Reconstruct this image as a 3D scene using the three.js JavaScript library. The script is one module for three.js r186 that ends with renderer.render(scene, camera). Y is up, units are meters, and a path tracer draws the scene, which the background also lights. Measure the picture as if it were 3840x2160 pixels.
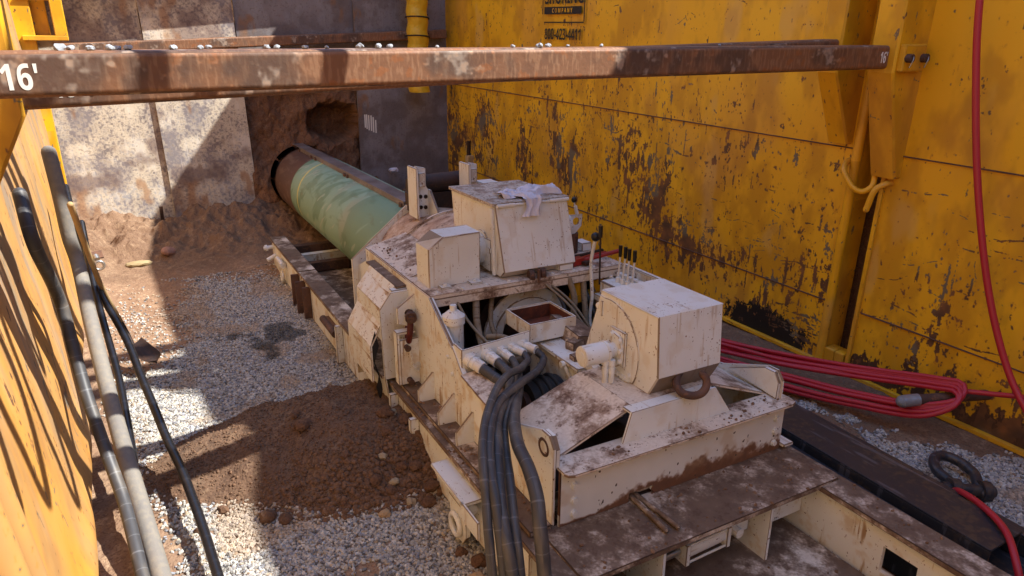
import * as THREE from 'three';
import { RoundedBoxGeometry } from 'three/addons/geometries/RoundedBoxGeometry.js';
import { TextGeometry } from 'three/addons/geometries/TextGeometry.js';
import { FontLoader } from 'three/addons/loaders/FontLoader.js';
import { mergeGeometries } from 'three/addons/utils/BufferGeometryUtils.js';

// ------------------------------------------------------------------ camera, sky, sun, exposure
const scene = new THREE.Scene();
const camera = new THREE.PerspectiveCamera(44.98, 16 / 9, 0.05, 200);
camera.position.set(0, 2.45, 0);
camera.quaternion.setFromRotationMatrix(new THREE.Matrix4().makeBasis(
  new THREE.Vector3(0.8576388, 0.01307932, 0.5140862),
  new THREE.Vector3(0.16942766, 0.93667619, -0.30648327),
  new THREE.Vector3(-0.48554089, 0.34995236, 0.80111384)));
camera.updateMatrixWorld();

const renderer = new THREE.WebGLRenderer({ antialias: true });
renderer.toneMapping = THREE.LinearToneMapping;
renderer.toneMappingExposure = 2.1;
renderer.shadowMap.enabled = true;

{ // clear midday sky: deep blue overhead, paler towards the horizon
  const w = 256, h = 128, d = new Float32Array(w * h * 4);
  for (let j = 0; j < h; j++) {
    const el = Math.max(0, Math.sin(((j + 0.5) / h - 0.5) * Math.PI)), k = Math.pow(1 - el, 2.2);
    for (let i = 0; i < w; i++) d.set([0.2 + 0.17 * k, 0.32 + 0.14 * k, 0.64 + 0.04 * k, 1], (j * w + i) * 4);
  }
  const t = new THREE.DataTexture(d, w, h, THREE.RGBAFormat, THREE.FloatType);
  t.mapping = THREE.EquirectangularReflectionMapping; t.magFilter = THREE.LinearFilter; t.needsUpdate = true;
  scene.background = t; scene.environment = t;
}
const sun = new THREE.DirectionalLight(new THREE.Color(1.0, 0.965, 0.9), 5);
sun.position.set(7.8 + 2, 10, 4.6 - 5); sun.target.position.set(2, 0, -5);
sun.castShadow = true; sun.shadow.mapSize.set(4096, 4096); sun.shadow.radius = 1;
Object.assign(sun.shadow.camera, { left: -9, right: 9, top: 9, bottom: -9, near: 0.5, far: 40 });
scene.add(sun, sun.target);

// ------------------------------------------------------------------ helpers
let seed = 7;
const rnd = () => { seed = (seed + 0x6d2b79f5) | 0; let t = Math.imul(seed ^ (seed >>> 15), 1 | seed); t = (t + Math.imul(t ^ (t >>> 7), 61 | t)) ^ t; return ((t ^ (t >>> 14)) >>> 0) / 4294967296; };
const rr = (a, b) => a + (b - a) * rnd();
const clamp = (x, a = 0, b = 1) => Math.min(b, Math.max(a, x));
const ss = (a, b, x) => { const t = clamp((x - a) / (b - a)); return t * t * (3 - 2 * t); };
const mix = (a, b, t) => a + (b - a) * t;
const mixc = (a, b, t) => [mix(a[0], b[0], t), mix(a[1], b[1], t), mix(a[2], b[2], t)];
const hash = (x, y, s) => { let h = Math.imul(x, 374761393) ^ Math.imul(y, 668265263) ^ Math.imul(s, 1274126177); h = Math.imul(h ^ (h >>> 13), 1274126177); h = Math.imul(h ^ (h >>> 15), 2246822519); return ((h ^ (h >>> 16)) >>> 0) / 4294967296; };
function vn(x, y, px, py, s) {           // value noise that tiles with periods px, py
  let ix = Math.floor(x), iy = Math.floor(y); let fx = x - ix, fy = y - iy;
  fx = fx * fx * (3 - 2 * fx); fy = fy * fy * (3 - 2 * fy);
  const x0 = ((ix % px) + px) % px, x1 = (x0 + 1) % px, y0 = ((iy % py) + py) % py, y1 = (y0 + 1) % py;
  const a = hash(x0, y0, s), b = hash(x1, y0, s), c = hash(x0, y1, s), d = hash(x1, y1, s);
  return a + (b - a) * fx + (c - a) * fy + (a - b - c + d) * fx * fy;
}
function fb(x, y, px, py, s, o = 4) {
  let v = 0, a = 0.5, n = 0;
  for (let i = 0; i < o; i++) { v += a * vn(x, y, px, py, s + i * 17); n += a; a *= 0.55; x *= 2; y *= 2; px *= 2; py *= 2; }
  return v / n;
}
const BIG = 4096;
const nz = (x, y, s, o = 4) => fb(x + 512, y + 512, BIG, BIG, s, o);
function tex(w, h, f, srgb = true) {
  const d = new Uint8Array(w * h * 4); let k = 0;
  for (let j = 0; j < h; j++) for (let i = 0; i < w; i++) {
    const c = f((i + 0.5) / w, (j + 0.5) / h, i, j);
    d[k++] = clamp(c[0], 0, 255); d[k++] = clamp(c[1], 0, 255); d[k++] = clamp(c[2], 0, 255); d[k++] = 255;
  }
  const t = new THREE.DataTexture(d, w, h, THREE.RGBAFormat);
  t.wrapS = t.wrapT = THREE.RepeatWrapping; t.magFilter = THREE.LinearFilter; t.minFilter = THREE.LinearMipmapLinearFilter; t.generateMipmaps = true;
  if (srgb) t.colorSpace = THREE.SRGBColorSpace;
  t.needsUpdate = true; return t;
}
const sized = (t, sx, sy = sx) => { t.repeat.set(1 / sx, 1 / sy); return t; };
// a mask of ragged strokes, drawn once and read back: value(u, v) in 0..1
function strokes(w, h, draw) {
  const c = document.createElement('canvas'); c.width = w; c.height = h; const g = c.getContext('2d');
  g.fillStyle = '#000'; g.fillRect(0, 0, w, h); g.strokeStyle = '#fff'; g.fillStyle = '#fff'; g.lineCap = 'round'; draw(g, w, h);
  const d = g.getImageData(0, 0, w, h).data;
  return (u, v) => d[(Math.min(h - 1, Math.floor((1 - v) * h)) * w + Math.min(w - 1, Math.floor(u * w))) * 4] / 255;
}
function wander(g, x, y, a, len, wd) {   // one broken scratch
  let n = Math.max(3, len / 6 | 0);
  for (let i = 0; i < n; i++) {
    const x2 = x + Math.cos(a) * len / n, y2 = y + Math.sin(a) * len / n;
    if (rnd() > 0.18) { g.lineWidth = wd * rr(0.35, 1.25); g.beginPath(); g.moveTo(x, y); g.lineTo(x2, y2); g.stroke(); }
    x = x2; y = y2; a += rr(-0.25, 0.25);
  }
}
// geometry: everything non-indexed with position, normal, uv (uv in metres by the face's main direction)
function boxUV(g) {
  if (g.index) g = g.toNonIndexed();
  const p = g.attributes.position, n = g.attributes.normal, uv = new Float32Array(p.count * 2);
  for (let i = 0; i < p.count; i++) {
    const ax = Math.abs(n.getX(i)), ay = Math.abs(n.getY(i)), az = Math.abs(n.getZ(i)), x = p.getX(i), y = p.getY(i), z = p.getZ(i);
    if (ay >= ax && ay >= az) { uv[2 * i] = x + 0.37; uv[2 * i + 1] = z + 0.21; } else if (ax >= az) { uv[2 * i] = z + 0.11; uv[2 * i + 1] = y + 0.53; } else { uv[2 * i] = x + 0.71; uv[2 * i + 1] = y + 0.29; }
  }
  g.setAttribute('uv', new THREE.BufferAttribute(uv, 2));
  const keep = g.attributes.color;
  for (const k of Object.keys(g.attributes)) if (!['position', 'normal', 'uv', 'color'].includes(k)) g.deleteAttribute(k);
  if (!keep) { // paint is rubbed through to rust along the narrow bevelled edges
    const col = new Float32Array(p.count * 3).fill(1), a = V3(0, 0, 0), b = V3(0, 0, 0), c = V3(0, 0, 0);
    for (let i = 0; i < p.count; i += 3) {
      a.fromBufferAttribute(p, i); b.fromBufferAttribute(p, i + 1); c.fromBufferAttribute(p, i + 2); b.sub(a); c.sub(a); b.cross(c).normalize();
      if (Math.max(Math.abs(b.x), Math.abs(b.y), Math.abs(b.z)) < 0.93) { const k = hash(Math.round(a.x * 500), Math.round(a.y * 500 + a.z * 900), 3), q = k < 0.75 ? [0.3, 0.22, 0.16] : [0.7, 0.6, 0.5]; for (let j = 0; j < 3; j++) col.set(q, (i + j) * 3); }
    }
    g.setAttribute('color', new THREE.BufferAttribute(col, 3));
  }
  return g;
}
const raw = (g) => { if (g.index) g = g.toNonIndexed(); for (const k of Object.keys(g.attributes)) if (!['position', 'normal', 'uv', 'color'].includes(k)) g.deleteAttribute(k); if (!g.attributes.color) g.setAttribute('color', new THREE.BufferAttribute(new Float32Array(g.attributes.position.count * 3).fill(1), 3)); return g; };
const V3 = (x, y, z) => new THREE.Vector3(x, y, z);
// box from min/max corners, edges softened
function bx(x0, x1, y0, y1, z0, z1, r = 0.004) {
  const w = x1 - x0, h = y1 - y0, d = z1 - z0, m = Math.min(w, h, d);
  const g = r > 0 ? new RoundedBoxGeometry(w, h, d, 1, Math.min(r, m * 0.3)) : new THREE.BoxGeometry(w, h, d);
  g.translate((x0 + x1) / 2, (y0 + y1) / 2, (z0 + z1) / 2); return boxUV(g);
}
function rbx(w, h, d, x, y, z, rx = 0, ry = 0, rz = 0, r = 0.004) {
  let g = boxUV(new RoundedBoxGeometry(w, h, d, 1, Math.min(r, Math.min(w, h, d) * 0.3)));
  return g.applyMatrix4(new THREE.Matrix4().compose(V3(x, y, z), new THREE.Quaternion().setFromEuler(new THREE.Euler(rx, ry, rz)), V3(1, 1, 1)));
}
// flat plate: outline points in the plane across axis, thickness t from coordinate c
function plate(axis, pts, c, t, holes = [], bev = 0.0025) {
  const s = new THREE.Shape(pts.map((p) => new THREE.Vector2(p[0], p[1])));
  for (const hl of holes) { const q = new THREE.Path(); q.absarc(hl[0], hl[1], hl[2], 0, Math.PI * 2, true); s.holes.push(q); }
  const b = Math.min(bev, t * 0.3);
  let g = new THREE.ExtrudeGeometry(s, { depth: t - 2 * b, bevelEnabled: b > 0, bevelSize: b, bevelThickness: b, bevelSegments: 1, curveSegments: 14 });
  g.translate(0, 0, b);
  const m = new THREE.Matrix4();
  if (axis === 'x') m.set(0, 0, 1, c, 0, 1, 0, 0, 1, 0, 0, 0, 0, 0, 0, 1);        // (z, y) outline
  else if (axis === 'y') m.set(1, 0, 0, 0, 0, 0, 1, c, 0, 1, 0, 0, 0, 0, 0, 1);   // (x, z) outline
  else m.makeTranslation(0, 0, c);
  g.applyMatrix4(m); if (axis !== 'z') flip(g);
  g = raw(g); g.deleteAttribute('color'); g.computeVertexNormals(); return boxUV(g);
}
function flip(g) { // mirror matrices turn the winding round
  const a = g.attributes.position; if (g.index) { const ix = g.index.array; for (let i = 0; i < ix.length; i += 3) { const t = ix[i]; ix[i] = ix[i + 2]; ix[i + 2] = t; } return g; }
  for (let i = 0; i < a.count; i += 3) for (const k of ['position', 'normal', 'uv']) { const at = g.attributes[k]; if (!at) continue; const n = at.itemSize; for (let c = 0; c < n; c++) { const t = at.array[i * n + c]; at.array[i * n + c] = at.array[(i + 2) * n + c]; at.array[(i + 2) * n + c] = t; } }
  return g;
}
function cyl(r, a, b, seg = 20, r2 = r, open = false) {
  const p = V3(...a), q = V3(...b), d = q.clone().sub(p), L = d.length();
  let g = new THREE.CylinderGeometry(r2, r, L, seg, 1, open); const uv = g.attributes.uv;
  for (let i = 0; i < uv.count; i++) uv.setXY(i, uv.getX(i) * Math.max(0.2, 6.28 * r), uv.getY(i) * L);
  g.applyQuaternion(new THREE.Quaternion().setFromUnitVectors(V3(0, 1, 0), d.clone().normalize()));
  g.translate((p.x + q.x) / 2, (p.y + q.y) / 2, (p.z + q.z) / 2); return raw(g);
}
const hexb = (r, a, b) => cyl(r, a, b, 6);
function tube(pts, r, n = 60, seg = 10, caps = true) {
  const c = new THREE.CatmullRomCurve3(pts.map((p) => V3(...p)), false, 'centripetal');
  const g = new THREE.TubeGeometry(c, n, r, seg, false), L = c.getLength(), uv = g.attributes.uv;
  for (let i = 0; i < uv.count; i++) uv.setXY(i, uv.getX(i) * L, uv.getY(i) * 6.28 * r);
  const out = [raw(g)];
  if (caps) for (const t of [0, 1]) { const p = c.getPoint(t), s = new THREE.SphereGeometry(r * 0.995, seg, 6); s.translate(p.x, p.y, p.z); out.push(raw(s)); }
  return mergeGeometries(out);
}
function sheet(nx, ny, f) { // parametric grid f(u,v) -> [x,y,z,(uvx,uvy)]
  const g = new THREE.BufferGeometry(), p = [], uv = [], ix = [];
  for (let j = 0; j <= ny; j++) for (let i = 0; i <= nx; i++) { const q = f(i / nx, j / ny); p.push(q[0], q[1], q[2]); uv.push(q[3] ?? i / nx, q[4] ?? j / ny); }
  for (let j = 0; j < ny; j++) for (let i = 0; i < nx; i++) { const a = j * (nx + 1) + i; ix.push(a, a + 1, a + nx + 2, a, a + nx + 2, a + nx + 1); }
  g.setAttribute('position', new THREE.Float32BufferAttribute(p, 3)); g.setAttribute('uv', new THREE.Float32BufferAttribute(uv, 2)); g.setIndex(ix); g.computeVertexNormals(); return g;
}
function rock(r, sq = 0.7, s = 1) {
  const g = new THREE.IcosahedronGeometry(r, 1), p = g.attributes.position, k = s * 13 + 1;
  for (let i = 0; i < p.count; i++) {
    const x = p.getX(i) / r, y = p.getY(i) / r, z = p.getZ(i) / r, f = 0.66 + 0.62 * vn(x * 1.3 + 20 + k, y * 1.3 + 20 + z * 1.7, 256, 256, k);
    p.setXYZ(i, x * r * f, y * r * f * sq, z * r * f);
  }
  g.computeVertexNormals(); return boxUV(g);
}
const names = {};
const numbered = (n) => { names[n] = (names[n] ?? -1) + 1; return names[n] ? n + '_' + String(names[n]).padStart(3, '0') : n; };
const shade = (m) => { m.castShadow = true; m.receiveShadow = true; return m; };
function thing(name, label, category, group) { const o = new THREE.Group(); o.name = numbered(name); o.userData = { label, category }; if (group) o.userData.group = group; scene.add(o); return o; }
function part(parent, name, geos, mat) { const g = Array.isArray(geos) ? (geos.length > 1 ? mergeGeometries(geos) : geos[0]) : geos; const m = shade(new THREE.Mesh(g, mat)); m.name = name; parent.add(m); return m; }
function one(name, label, category, geos, mat, group) { const m = part(scene, numbered(name), geos, mat); m.userData = { label, category }; if (group) m.userData.group = group; return m; }
function struct(name, geos, mat) { const m = part(scene, name, geos, mat); m.userData = { kind: 'structure' }; return m; }
const std = (o) => new THREE.MeshStandardMaterial({ roughness: 0.7, metalness: 0, ...o });
// ------------------------------------------------------------------ materials (colours of the things themselves; sRGB 0..255 inside tex())
const YEL = [238, 186, 32], YEL2 = [226, 168, 22], RUSTD = [88, 64, 46], RUSTB = [134, 90, 54], PRIM = [112, 102, 86];
// painted steel, chipped and scratched; dens(mx, my) says where the wear lies (metres)
function yellowTex(w, h, mw, mh, dens, draw, o = {}) {
  const st = strokes(w, h, draw || (() => {})), ox = o.seed || 0, dust = o.dust || 0;
  return tex(w, h, (u, v) => {
    const x = u * mw, y = v * mh, a = nz(x * 0.9 + ox, y * 0.9, 3, 3), b = nz(x * 6 + ox, y * 3.2, 5, 4);
    let c = mixc(o.base || YEL, o.base || YEL2, clamp(a * 1.6 - 0.3));
    const fade = nz(x * 1.7 + ox, y * 1.1, 41, 4); c = mixc(c, [205, 150, 70], ss(0.55, 0.75, fade) * 0.45);
    c = mixc(c, [c[0] * 0.84, c[1] * 0.8, c[2] * 0.9], ss(0.42, 0.7, b) * 0.7); c = mixc(c, [206, 168, 120], ss(0.66, 0.78, nz(x * 3 + ox, y * 1.2, 61, 4)) * 0.45);
    if (dust) { const f = nz(x * 2.2 + ox, y * 0.7, 51, 4); const f2 = nz(x * 7 + ox, y * 1.6, 55, 4); c = mixc(c, mixc([190, 146, 94], [160, 132, 104], ss(0.36, 0.6, f2)), clamp(dust * (0.5 + 1.9 * (f - 0.42)))); c = mixc(c, [138, 126, 110], ss(0.58, 0.72, f2 * 0.6 + f * 0.4) * 0.6 * dust); }
    const d = 1.22 * dens(x, y), n3 = nz(x * 2.1 + ox, y * 2.1, 29, 4), cl = clamp((n3 - 0.34) * 2.8);
    const n = nz(x * 42 + ox, y * 26, 9, 3), nb = nz(x * 17 + ox, y * 8, 12, 5), nv = nz(x * 26 + ox, y * 3.2, 17, 4), nf = nz(x * 90 + ox, y * 70, 14, 2);
    const th = 0.85 - 0.2 * d * (0.3 + cl), tb = 0.83 - 0.25 * d * (0.12 + cl);
    const chip = Math.max(ss(th, th + 0.02, n), ss(tb, tb + 0.015, nb + (nf - 0.5) * 0.14), ss(tb + 0.04, tb + 0.055, nv + (nf - 0.5) * 0.16)), s = st(u, v) > 0.4 && nz(x * 45, y * 45, 77, 2) > 0.4 ? 1 : 0;
    const k = Math.max(chip, s); let rc = mixc(mixc(RUSTD, RUSTB, clamp(nz(x * 12, y * 12, 15, 3) * 2 - 0.6)), PRIM, ss(0.52, 0.66, nz(x * 4 + 9, y * 4, 19, 3)));
    c = mixc(c, [176, 118, 44], ss(th - 0.12, th, n) * 0.45); c = mixc(c, [158, 112, 60], ss(0.55, 0.8, nz(x * 6 + ox, y * 2.2, 67, 4) * 0.6 + nf * 0.15 + clamp(d) * 0.2) * 0.3);
    if (o.black) { const q = o.black(x, y) + (nb - 0.5) * 0.9 + (nf - 0.5) * 0.5; c = mixc(c, [30, 26, 24], ss(0.5, 0.56, q)); }
    if (o.brown) { const q = o.brown(x, y) * (0.55 + cl) + (nb - 0.5) * 1.1 + (n - 0.5) * 0.7; c = mixc(c, mixc([92, 62, 40], [66, 48, 38], nf), ss(0.5, 0.58, q)); }
    return mixc(c, rc, k);
  });
}
const GA = (x, y, cx, cy, sx, sy) => Math.exp(-(((x - cx) / sx) ** 2) - ((y - cy) / sy) ** 2);
// right wall, far panel: x runs from the far end (0) to the near end (7.3 m), y up to 2.9 m
const T_wallFar = yellowTex(2048, 1024, 7.3, 2.9,
  (x, y) => 0.3 + 0.95 * GA(x, y, 2.4, 1.0, 2.2, 0.55) + 0.75 * GA(x, y, 0.6, 0.8, 0.9, 0.8) + 0.85 * GA(x, y, 5.9, 0.75, 1.0, 0.4) + 0.35 * GA(x, y, 4.5, 1.2, 1.5, 0.5) + 0.3 * GA(x, y, 3, 2.2, 1, 0.5) - 0.1 * ss(1.9, 2.5, y),
  (g, w, h) => {
    const X = w / 7.3, Y = h / 2.9;
    for (let i = 0; i < 300; i++) wander(g, rr(0.2, 4.6) * X, (2.9 - rr(0.6, 1.75)) * Y, 1.57 + rr(-0.4, 0.4), rr(8, 70), rr(0.6, 2.6));
    for (let i = 0; i < 14; i++) wander(g, rr(1.5, 4) * X, (2.9 - rr(1.2, 1.62)) * Y, 1.57 + rr(-0.12, 0.12), rr(60, 170), rr(4, 9));
    for (let i = 0; i < 110; i++) wander(g, rr(0.3, 7) * X, (2.9 - rr(0.55, 2.7)) * Y, rr(0, 3.1), rr(6, 40), rr(0.8, 3));
    for (let i = 0; i < 40; i++) wander(g, rr(4.6, 7.1) * X, (2.9 - rr(0.55, 1.1)) * Y, rr(-0.5, 0.3), rr(14, 70), rr(1, 4));
    for (let i = 0; i < 9; i++) wander(g, rr(0.6, 6) * X, (2.9 - rr(0.9, 1.66)) * Y, 0.1 + rr(-0.1, 0.2), rr(40, 160), rr(2, 6));
    for (let i = 0; i < 40; i++) wander(g, (7.3 - rr(0.05, 0.55)) * X, (2.9 - rr(0.1, 0.34)) * Y, rr(-0.2, 0.25), rr(20, 60), rr(2, 7));
  }, { black: (x, y) => GA(x, y, 6.75, 0.1, 0.5, 0.17) * 1.1 });
const T_wallNear = yellowTex(1024, 1024, 4, 2.9,
  (x, y) => 0.02 + 1.3 * GA(x, y, 1.4, 0.1, 1.5, 0.35) + 0.75 * GA(x, y, 0.7, 0.8, 0.5, 0.25) + 0.5 * GA(x, y, 0.9, 1.25, 0.5, 0.25) + 0.3 * GA(x, y, 2.4, 0.9, 1, 0.3),
  (g, w, h) => {
    const X = w / 4, Y = h / 2.9;
    for (let i = 0; i < 22; i++) wander(g, rr(0.05, 1.4) * X, (2.9 - rr(0.45, 1.45)) * Y, rr(-0.35, 0.25), rr(15, 70), rr(1, 5));
    for (let i = 0; i < 10; i++) wander(g, rr(0.05, 1.4) * X, (2.9 - rr(0.4, 1.3)) * Y, 1.5 + rr(-0.3, 0.3), rr(15, 60), rr(1, 4));
  }, { seed: 31, brown: (x, y) => 0.85 * GA(x, y, 1.2, 0.02, 1.3, 0.22) + 0.6 * GA(x, y, 0.35, 0.1, 0.3, 0.2) });
const T_wallLeft = yellowTex(1024, 512, 4.2, 2.1, (x, y) => 0.2 + 0.25 * nz(x, y, 88, 2), (g, w, h) => {
  for (let i = 0; i < 60; i++) wander(g, rr(0, w), rr(0, h), 1.6 + rr(-0.4, 0.4), rr(15, 80), rr(0.6, 2.2));
}, { seed: 63, dust: 1, base: [200, 140, 50] });
const T_yellow = yellowTex(512, 512, 1.6, 1.6, () => 0.1, (g, w, h) => { for (let i = 0; i < 12; i++) wander(g, rr(0, w), rr(0, h), rr(0, 6), rr(8, 50), rr(1, 3)); }, { seed: 91 });
// old steel road plates: mill scale, dried mud, rust
const sheetTex = (mud, sd) => tex(1024, 1024, (u, v) => {
  const x = u * 6, y = v * 6, p = 6;
  const a = fb(x, y, p, p, sd, 5), b = fb(x * 2, y * 2, 12, 12, sd + 3, 5), c2 = fb(x * 22, y * 22, 132, 132, sd + 9, 3), st = fb(x * 26, y * 2, 156, 12, sd + 12, 3), r = fb(x * 2, y, 12, 6, sd + 21, 4);
  let c = mixc([138, 132, 134], [104, 96, 97], ss(0.3, 0.7, a));
  c = mixc(c, [150, 153, 162], ss(0.46, 0.66, b) * (0.3 + 0.65 * mud));
  c = mixc(c, [222, 210, 186], ss(0.42 - 0.06 * mud, 0.62 - 0.06 * mud, a * 0.45 + b * 0.25 + c2 * 0.3) * mud * 0.85);
  c = mixc(c, [214, 208, 198], ss(0.55, 0.7, st * 0.6 + b * 0.4) * 0.55 * mud);
  c = mixc(c, [96, 76, 72], ss(0.52, 0.68, fb(x * 1.5 + 3, y * 1.5, 9, 9, sd + 31, 5)) * 0.5 * mud);
  c = mixc(c, [150, 104, 68], ss(0.68, 0.8, r) * 0.55);
  c = mixc(c, [84, 72, 68], ss(0.62, 0.74, c2) * 0.3);
  return c;
});
const T_sheetA = sized(sheetTex(1, 101), 3.4), T_sheetB = sized(sheetTex(0.12, 131), 2.6);
const T_rustBeam = sized(tex(1024, 512, (u, v) => {
  const a = fb(u * 6, v * 3, 6, 3, 201, 5), b = fb(u * 120, v * 10, 120, 10, 205, 3), c2 = fb(u * 60, v * 30, 60, 30, 209, 3), d = fb(u * 10, v * 4, 10, 4, 213, 4);
  let c = mixc([128, 90, 64], [100, 72, 56], ss(0.35, 0.65, a));
  c = mixc(c, [158, 122, 92], ss(0.52, 0.68, fb(u * 260, v * 26, 260, 26, 217, 2)) * 0.55); c = mixc(c, [70, 58, 54], ss(0.55, 0.7, d) * 0.6);
  c = mixc(c, [150, 92, 52], ss(0.62, 0.72, c2) * 0.6); c = mixc(c, [184, 176, 164], ss(0.6, 0.7, d * 0.65 + c2 * 0.35) * 0.6);
  return c;
}), 2.4, 1.2);
const T_bareRust = sized(tex(512, 512, (u, v) => {
  const a = fb(u * 6, v * 6, 6, 6, 221, 5), c2 = fb(u * 50, v * 50, 50, 50, 223, 3);
  let c = mixc([104, 74, 58], [74, 54, 46], ss(0.35, 0.65, a)); c = mixc(c, [136, 92, 58], ss(0.6, 0.75, c2) * 0.5); return c;
}), 0.8);
// machine paint: cream enamel, chipped to rust, run with dirt; k = how dirty
const paintTex = (k, sd) => sized(tex(1024, 1024, (u, v) => {
  const x = u * 8, y = v * 8, p = 8, a = fb(x * 0.5, y * 0.5, 4, 4, sd, 4), b = fb(x * 2, y * 2, 16, 16, sd + 2, 4), run = fb(x * 9, y * 0.8, 72, 7, sd + 4, 3), n = fb(x * 11, y * 11, 88, 88, sd + 7, 4), big = fb(x, y, p, p, sd + 11, 4);
  let c = mixc([232, 234, 230], [216, 217, 212], a);
  c = mixc(c, [196, 172, 138], ss(0.5, 0.75, b) * 0.5 * k); c = mixc(c, [150, 116, 78], ss(0.6, 0.76, run * 0.65 + big * 0.35) * 0.75 * k);
  const nn = fb(x * 20, y * 13, 160, 104, sd + 9, 3), th = 0.88 - 0.05 * k - 0.36 * (big - 0.42), ch = Math.max(ss(th, th + 0.03, nn), ss(0.87 - 0.05 * k, 0.89 - 0.05 * k, n));
  return mixc(c, mixc([70, 48, 36], [128, 78, 44], clamp(fb(x * 5, y * 5, 40, 40, sd + 15, 3) * 2 - 0.5)), ch);
}), 1.3);
const T_paint = paintTex(0.45, 301), T_paintDirty = paintTex(1.15, 331);
// horizontal plates: cream paint under trodden brown dirt
const deckTex = (lo, hi, sd, k = 1) => sized(tex(1024, 1024, (u, v) => {
  const x = u * 8, y = v * 8, a = fb(x * 0.75, y * 0.75, 6, 6, sd, 5), b = fb(x * 3, y * 3, 24, 24, sd + 3, 4), f = fb(x * 16, y * 16, 128, 128, sd + 6, 3);
  let c = mixc([226, 214, 198], [204, 188, 168], f);
  const t = ss(lo, hi, a * 0.55 + b * 0.32 + f * 0.13);
  c = mixc(c, mixc([146 * k, 118 * k, 94 * k], [112 * k, 86 * k, 68 * k], b), t * 0.92); c = mixc(c, [86, 62, 48], ss(0.6, 0.72, b * 0.6 + f * 0.4) * 0.5);
  return c;
}), 1.2);
const T_dust = deckTex(0.48, 0.7, 361), T_deck = deckTex(0.3, 0.56, 381, 0.76), T_tan = deckTex(0.2, 0.62, 391, 1.3);
const T_coat = tex(1024, 512, (u, v) => { // casing: v = along the pipe from the far end, u = round it
  const L = v * 4.9, a = fb(u * 5, L * 1.6, 5, 64, 401, 4), b = fb(u * 26, L * 4, 26, 64, 405, 4), c2 = fb(u * 90, L * 30, 90, 512, 409, 2);
  const sm = fb(u * 3 + L * 0.8, L * 2.2, 64, 64, 413, 4);
  let c = mixc([122, 156, 136], [146, 176, 154], a);
  c = mixc(c, [146, 142, 122], ss(0.52, 0.75, sm) * 0.45); c = mixc(c, [96, 122, 94], ss(0.56, 0.74, b) * 0.45);
  c = mixc(c, [164, 118, 92], ss(0.66, 0.76, a * 0.4 + b * 0.6) * 0.5);
  c = mixc(c, [90, 124, 98], ss(0.5, 0.56, fb(u * 7 + L * 1.9, L * 1.1, 64, 64, 417, 4)) * 0.55); c = mixc(c, [166, 178, 160], ss(0.7, 0.74, fb(u * 40 + L * 9, L * 4, 256, 64, 419, 3)) * 0.6);
  const edge = 0.92 + 0.02 * (b - 0.5), st = mixc([104, 76, 62], [84, 62, 54], a * 1.2 - 0.1);
  c = mixc(mixc(st, [136, 116, 100], ss(0.6, 0.75, b) * 0.5), c, ss(edge, edge + 0.02, L));
  const ring = Math.abs(L - (1.32 + 0.03 * Math.sin(u * 9))) < 0.021 && c2 > 0.22 && u > 0.27 && u < 0.57; if (ring) c = mixc(c, [216, 204, 116], 0.85);
  return c;
});
const T_hose = sized(tex(256, 128, (u, v) => { const a = fb(u * 8, v * 8, 8, 8, 421, 4), r = (u * 10) % 1 < 0.05 && fb(u * 4, v * 6, 4, 6, 425, 2) > 0.42; let c = mixc([74, 74, 76], [54, 54, 57], a); c = mixc(c, [122, 112, 98], ss(0.5, 0.75, fb(u * 5, v * 3, 5, 3, 431, 4)) * 0.6); return r ? mixc(c, [142, 146, 152], 0.4) : c; }), 0.9, 0.3);
const T_hoseDusty = sized(tex(256, 128, (u, v) => { const a = fb(u * 10, v * 6, 10, 6, 441, 4), b = fb(u * 40, v * 20, 40, 20, 443, 2); let c = mixc([128, 122, 112], [112, 108, 104], a); return mixc(c, [142, 132, 114], ss(0.4, 0.8, b) * 0.4); }), 0.9, 0.35);
const T_black = sized(tex(512, 512, (u, v) => { const a = fb(u * 5, v * 5, 5, 5, 471, 5), b = fb(u * 30, v * 4, 30, 4, 473, 4), f = fb(u * 60, v * 60, 60, 60, 477, 2); let c = mixc([52, 55, 63], [40, 42, 48], a); c = mixc(c, [92, 76, 62], ss(0.5, 0.66, a * 0.6 + f * 0.4) * 0.6); return mixc(c, [112, 116, 126], ss(0.66, 0.74, b) * 0.5); }), 1.1);
const T_soil = sized(tex(1024, 1024, (u, v) => {
  const x = u * 10, y = v * 10, a = fb(x * 0.6, y * 0.6, 6, 6, 501, 5), b = fb(x * 5, y * 5, 50, 50, 505, 4), c2 = fb(x * 26, y * 26, 260, 260, 509, 2);
  let c = mixc([152, 124, 98], [128, 100, 78], a); c = mixc(c, [182, 156, 126], ss(0.55, 0.75, b) * 0.5); return mixc(c, [92, 66, 52], ss(0.55, 0.75, c2) * 0.5);
}), 2.2);
const B_soil = sized(tex(1024, 1024, (u, v) => { const x = u * 10, y = v * 10, b = fb(x * 4, y * 4, 40, 40, 521, 4), c2 = fb(x * 20, y * 20, 200, 200, 525, 3), k = 255 * (b * 0.6 + c2 * 0.4); return [k, k, k]; }, false), 2.2);
const B_fine = sized(tex(512, 512, (u, v) => { const k = 255 * fb(u * 40, v * 40, 40, 40, 541, 4); return [k, k, k]; }, false), 0.7);
const B_dent = sized(tex(512, 512, (u, v) => { const k = 255 * fb(u * 5, v * 5, 5, 5, 551, 4); return [k, k, k]; }, false), 1.4);
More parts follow.
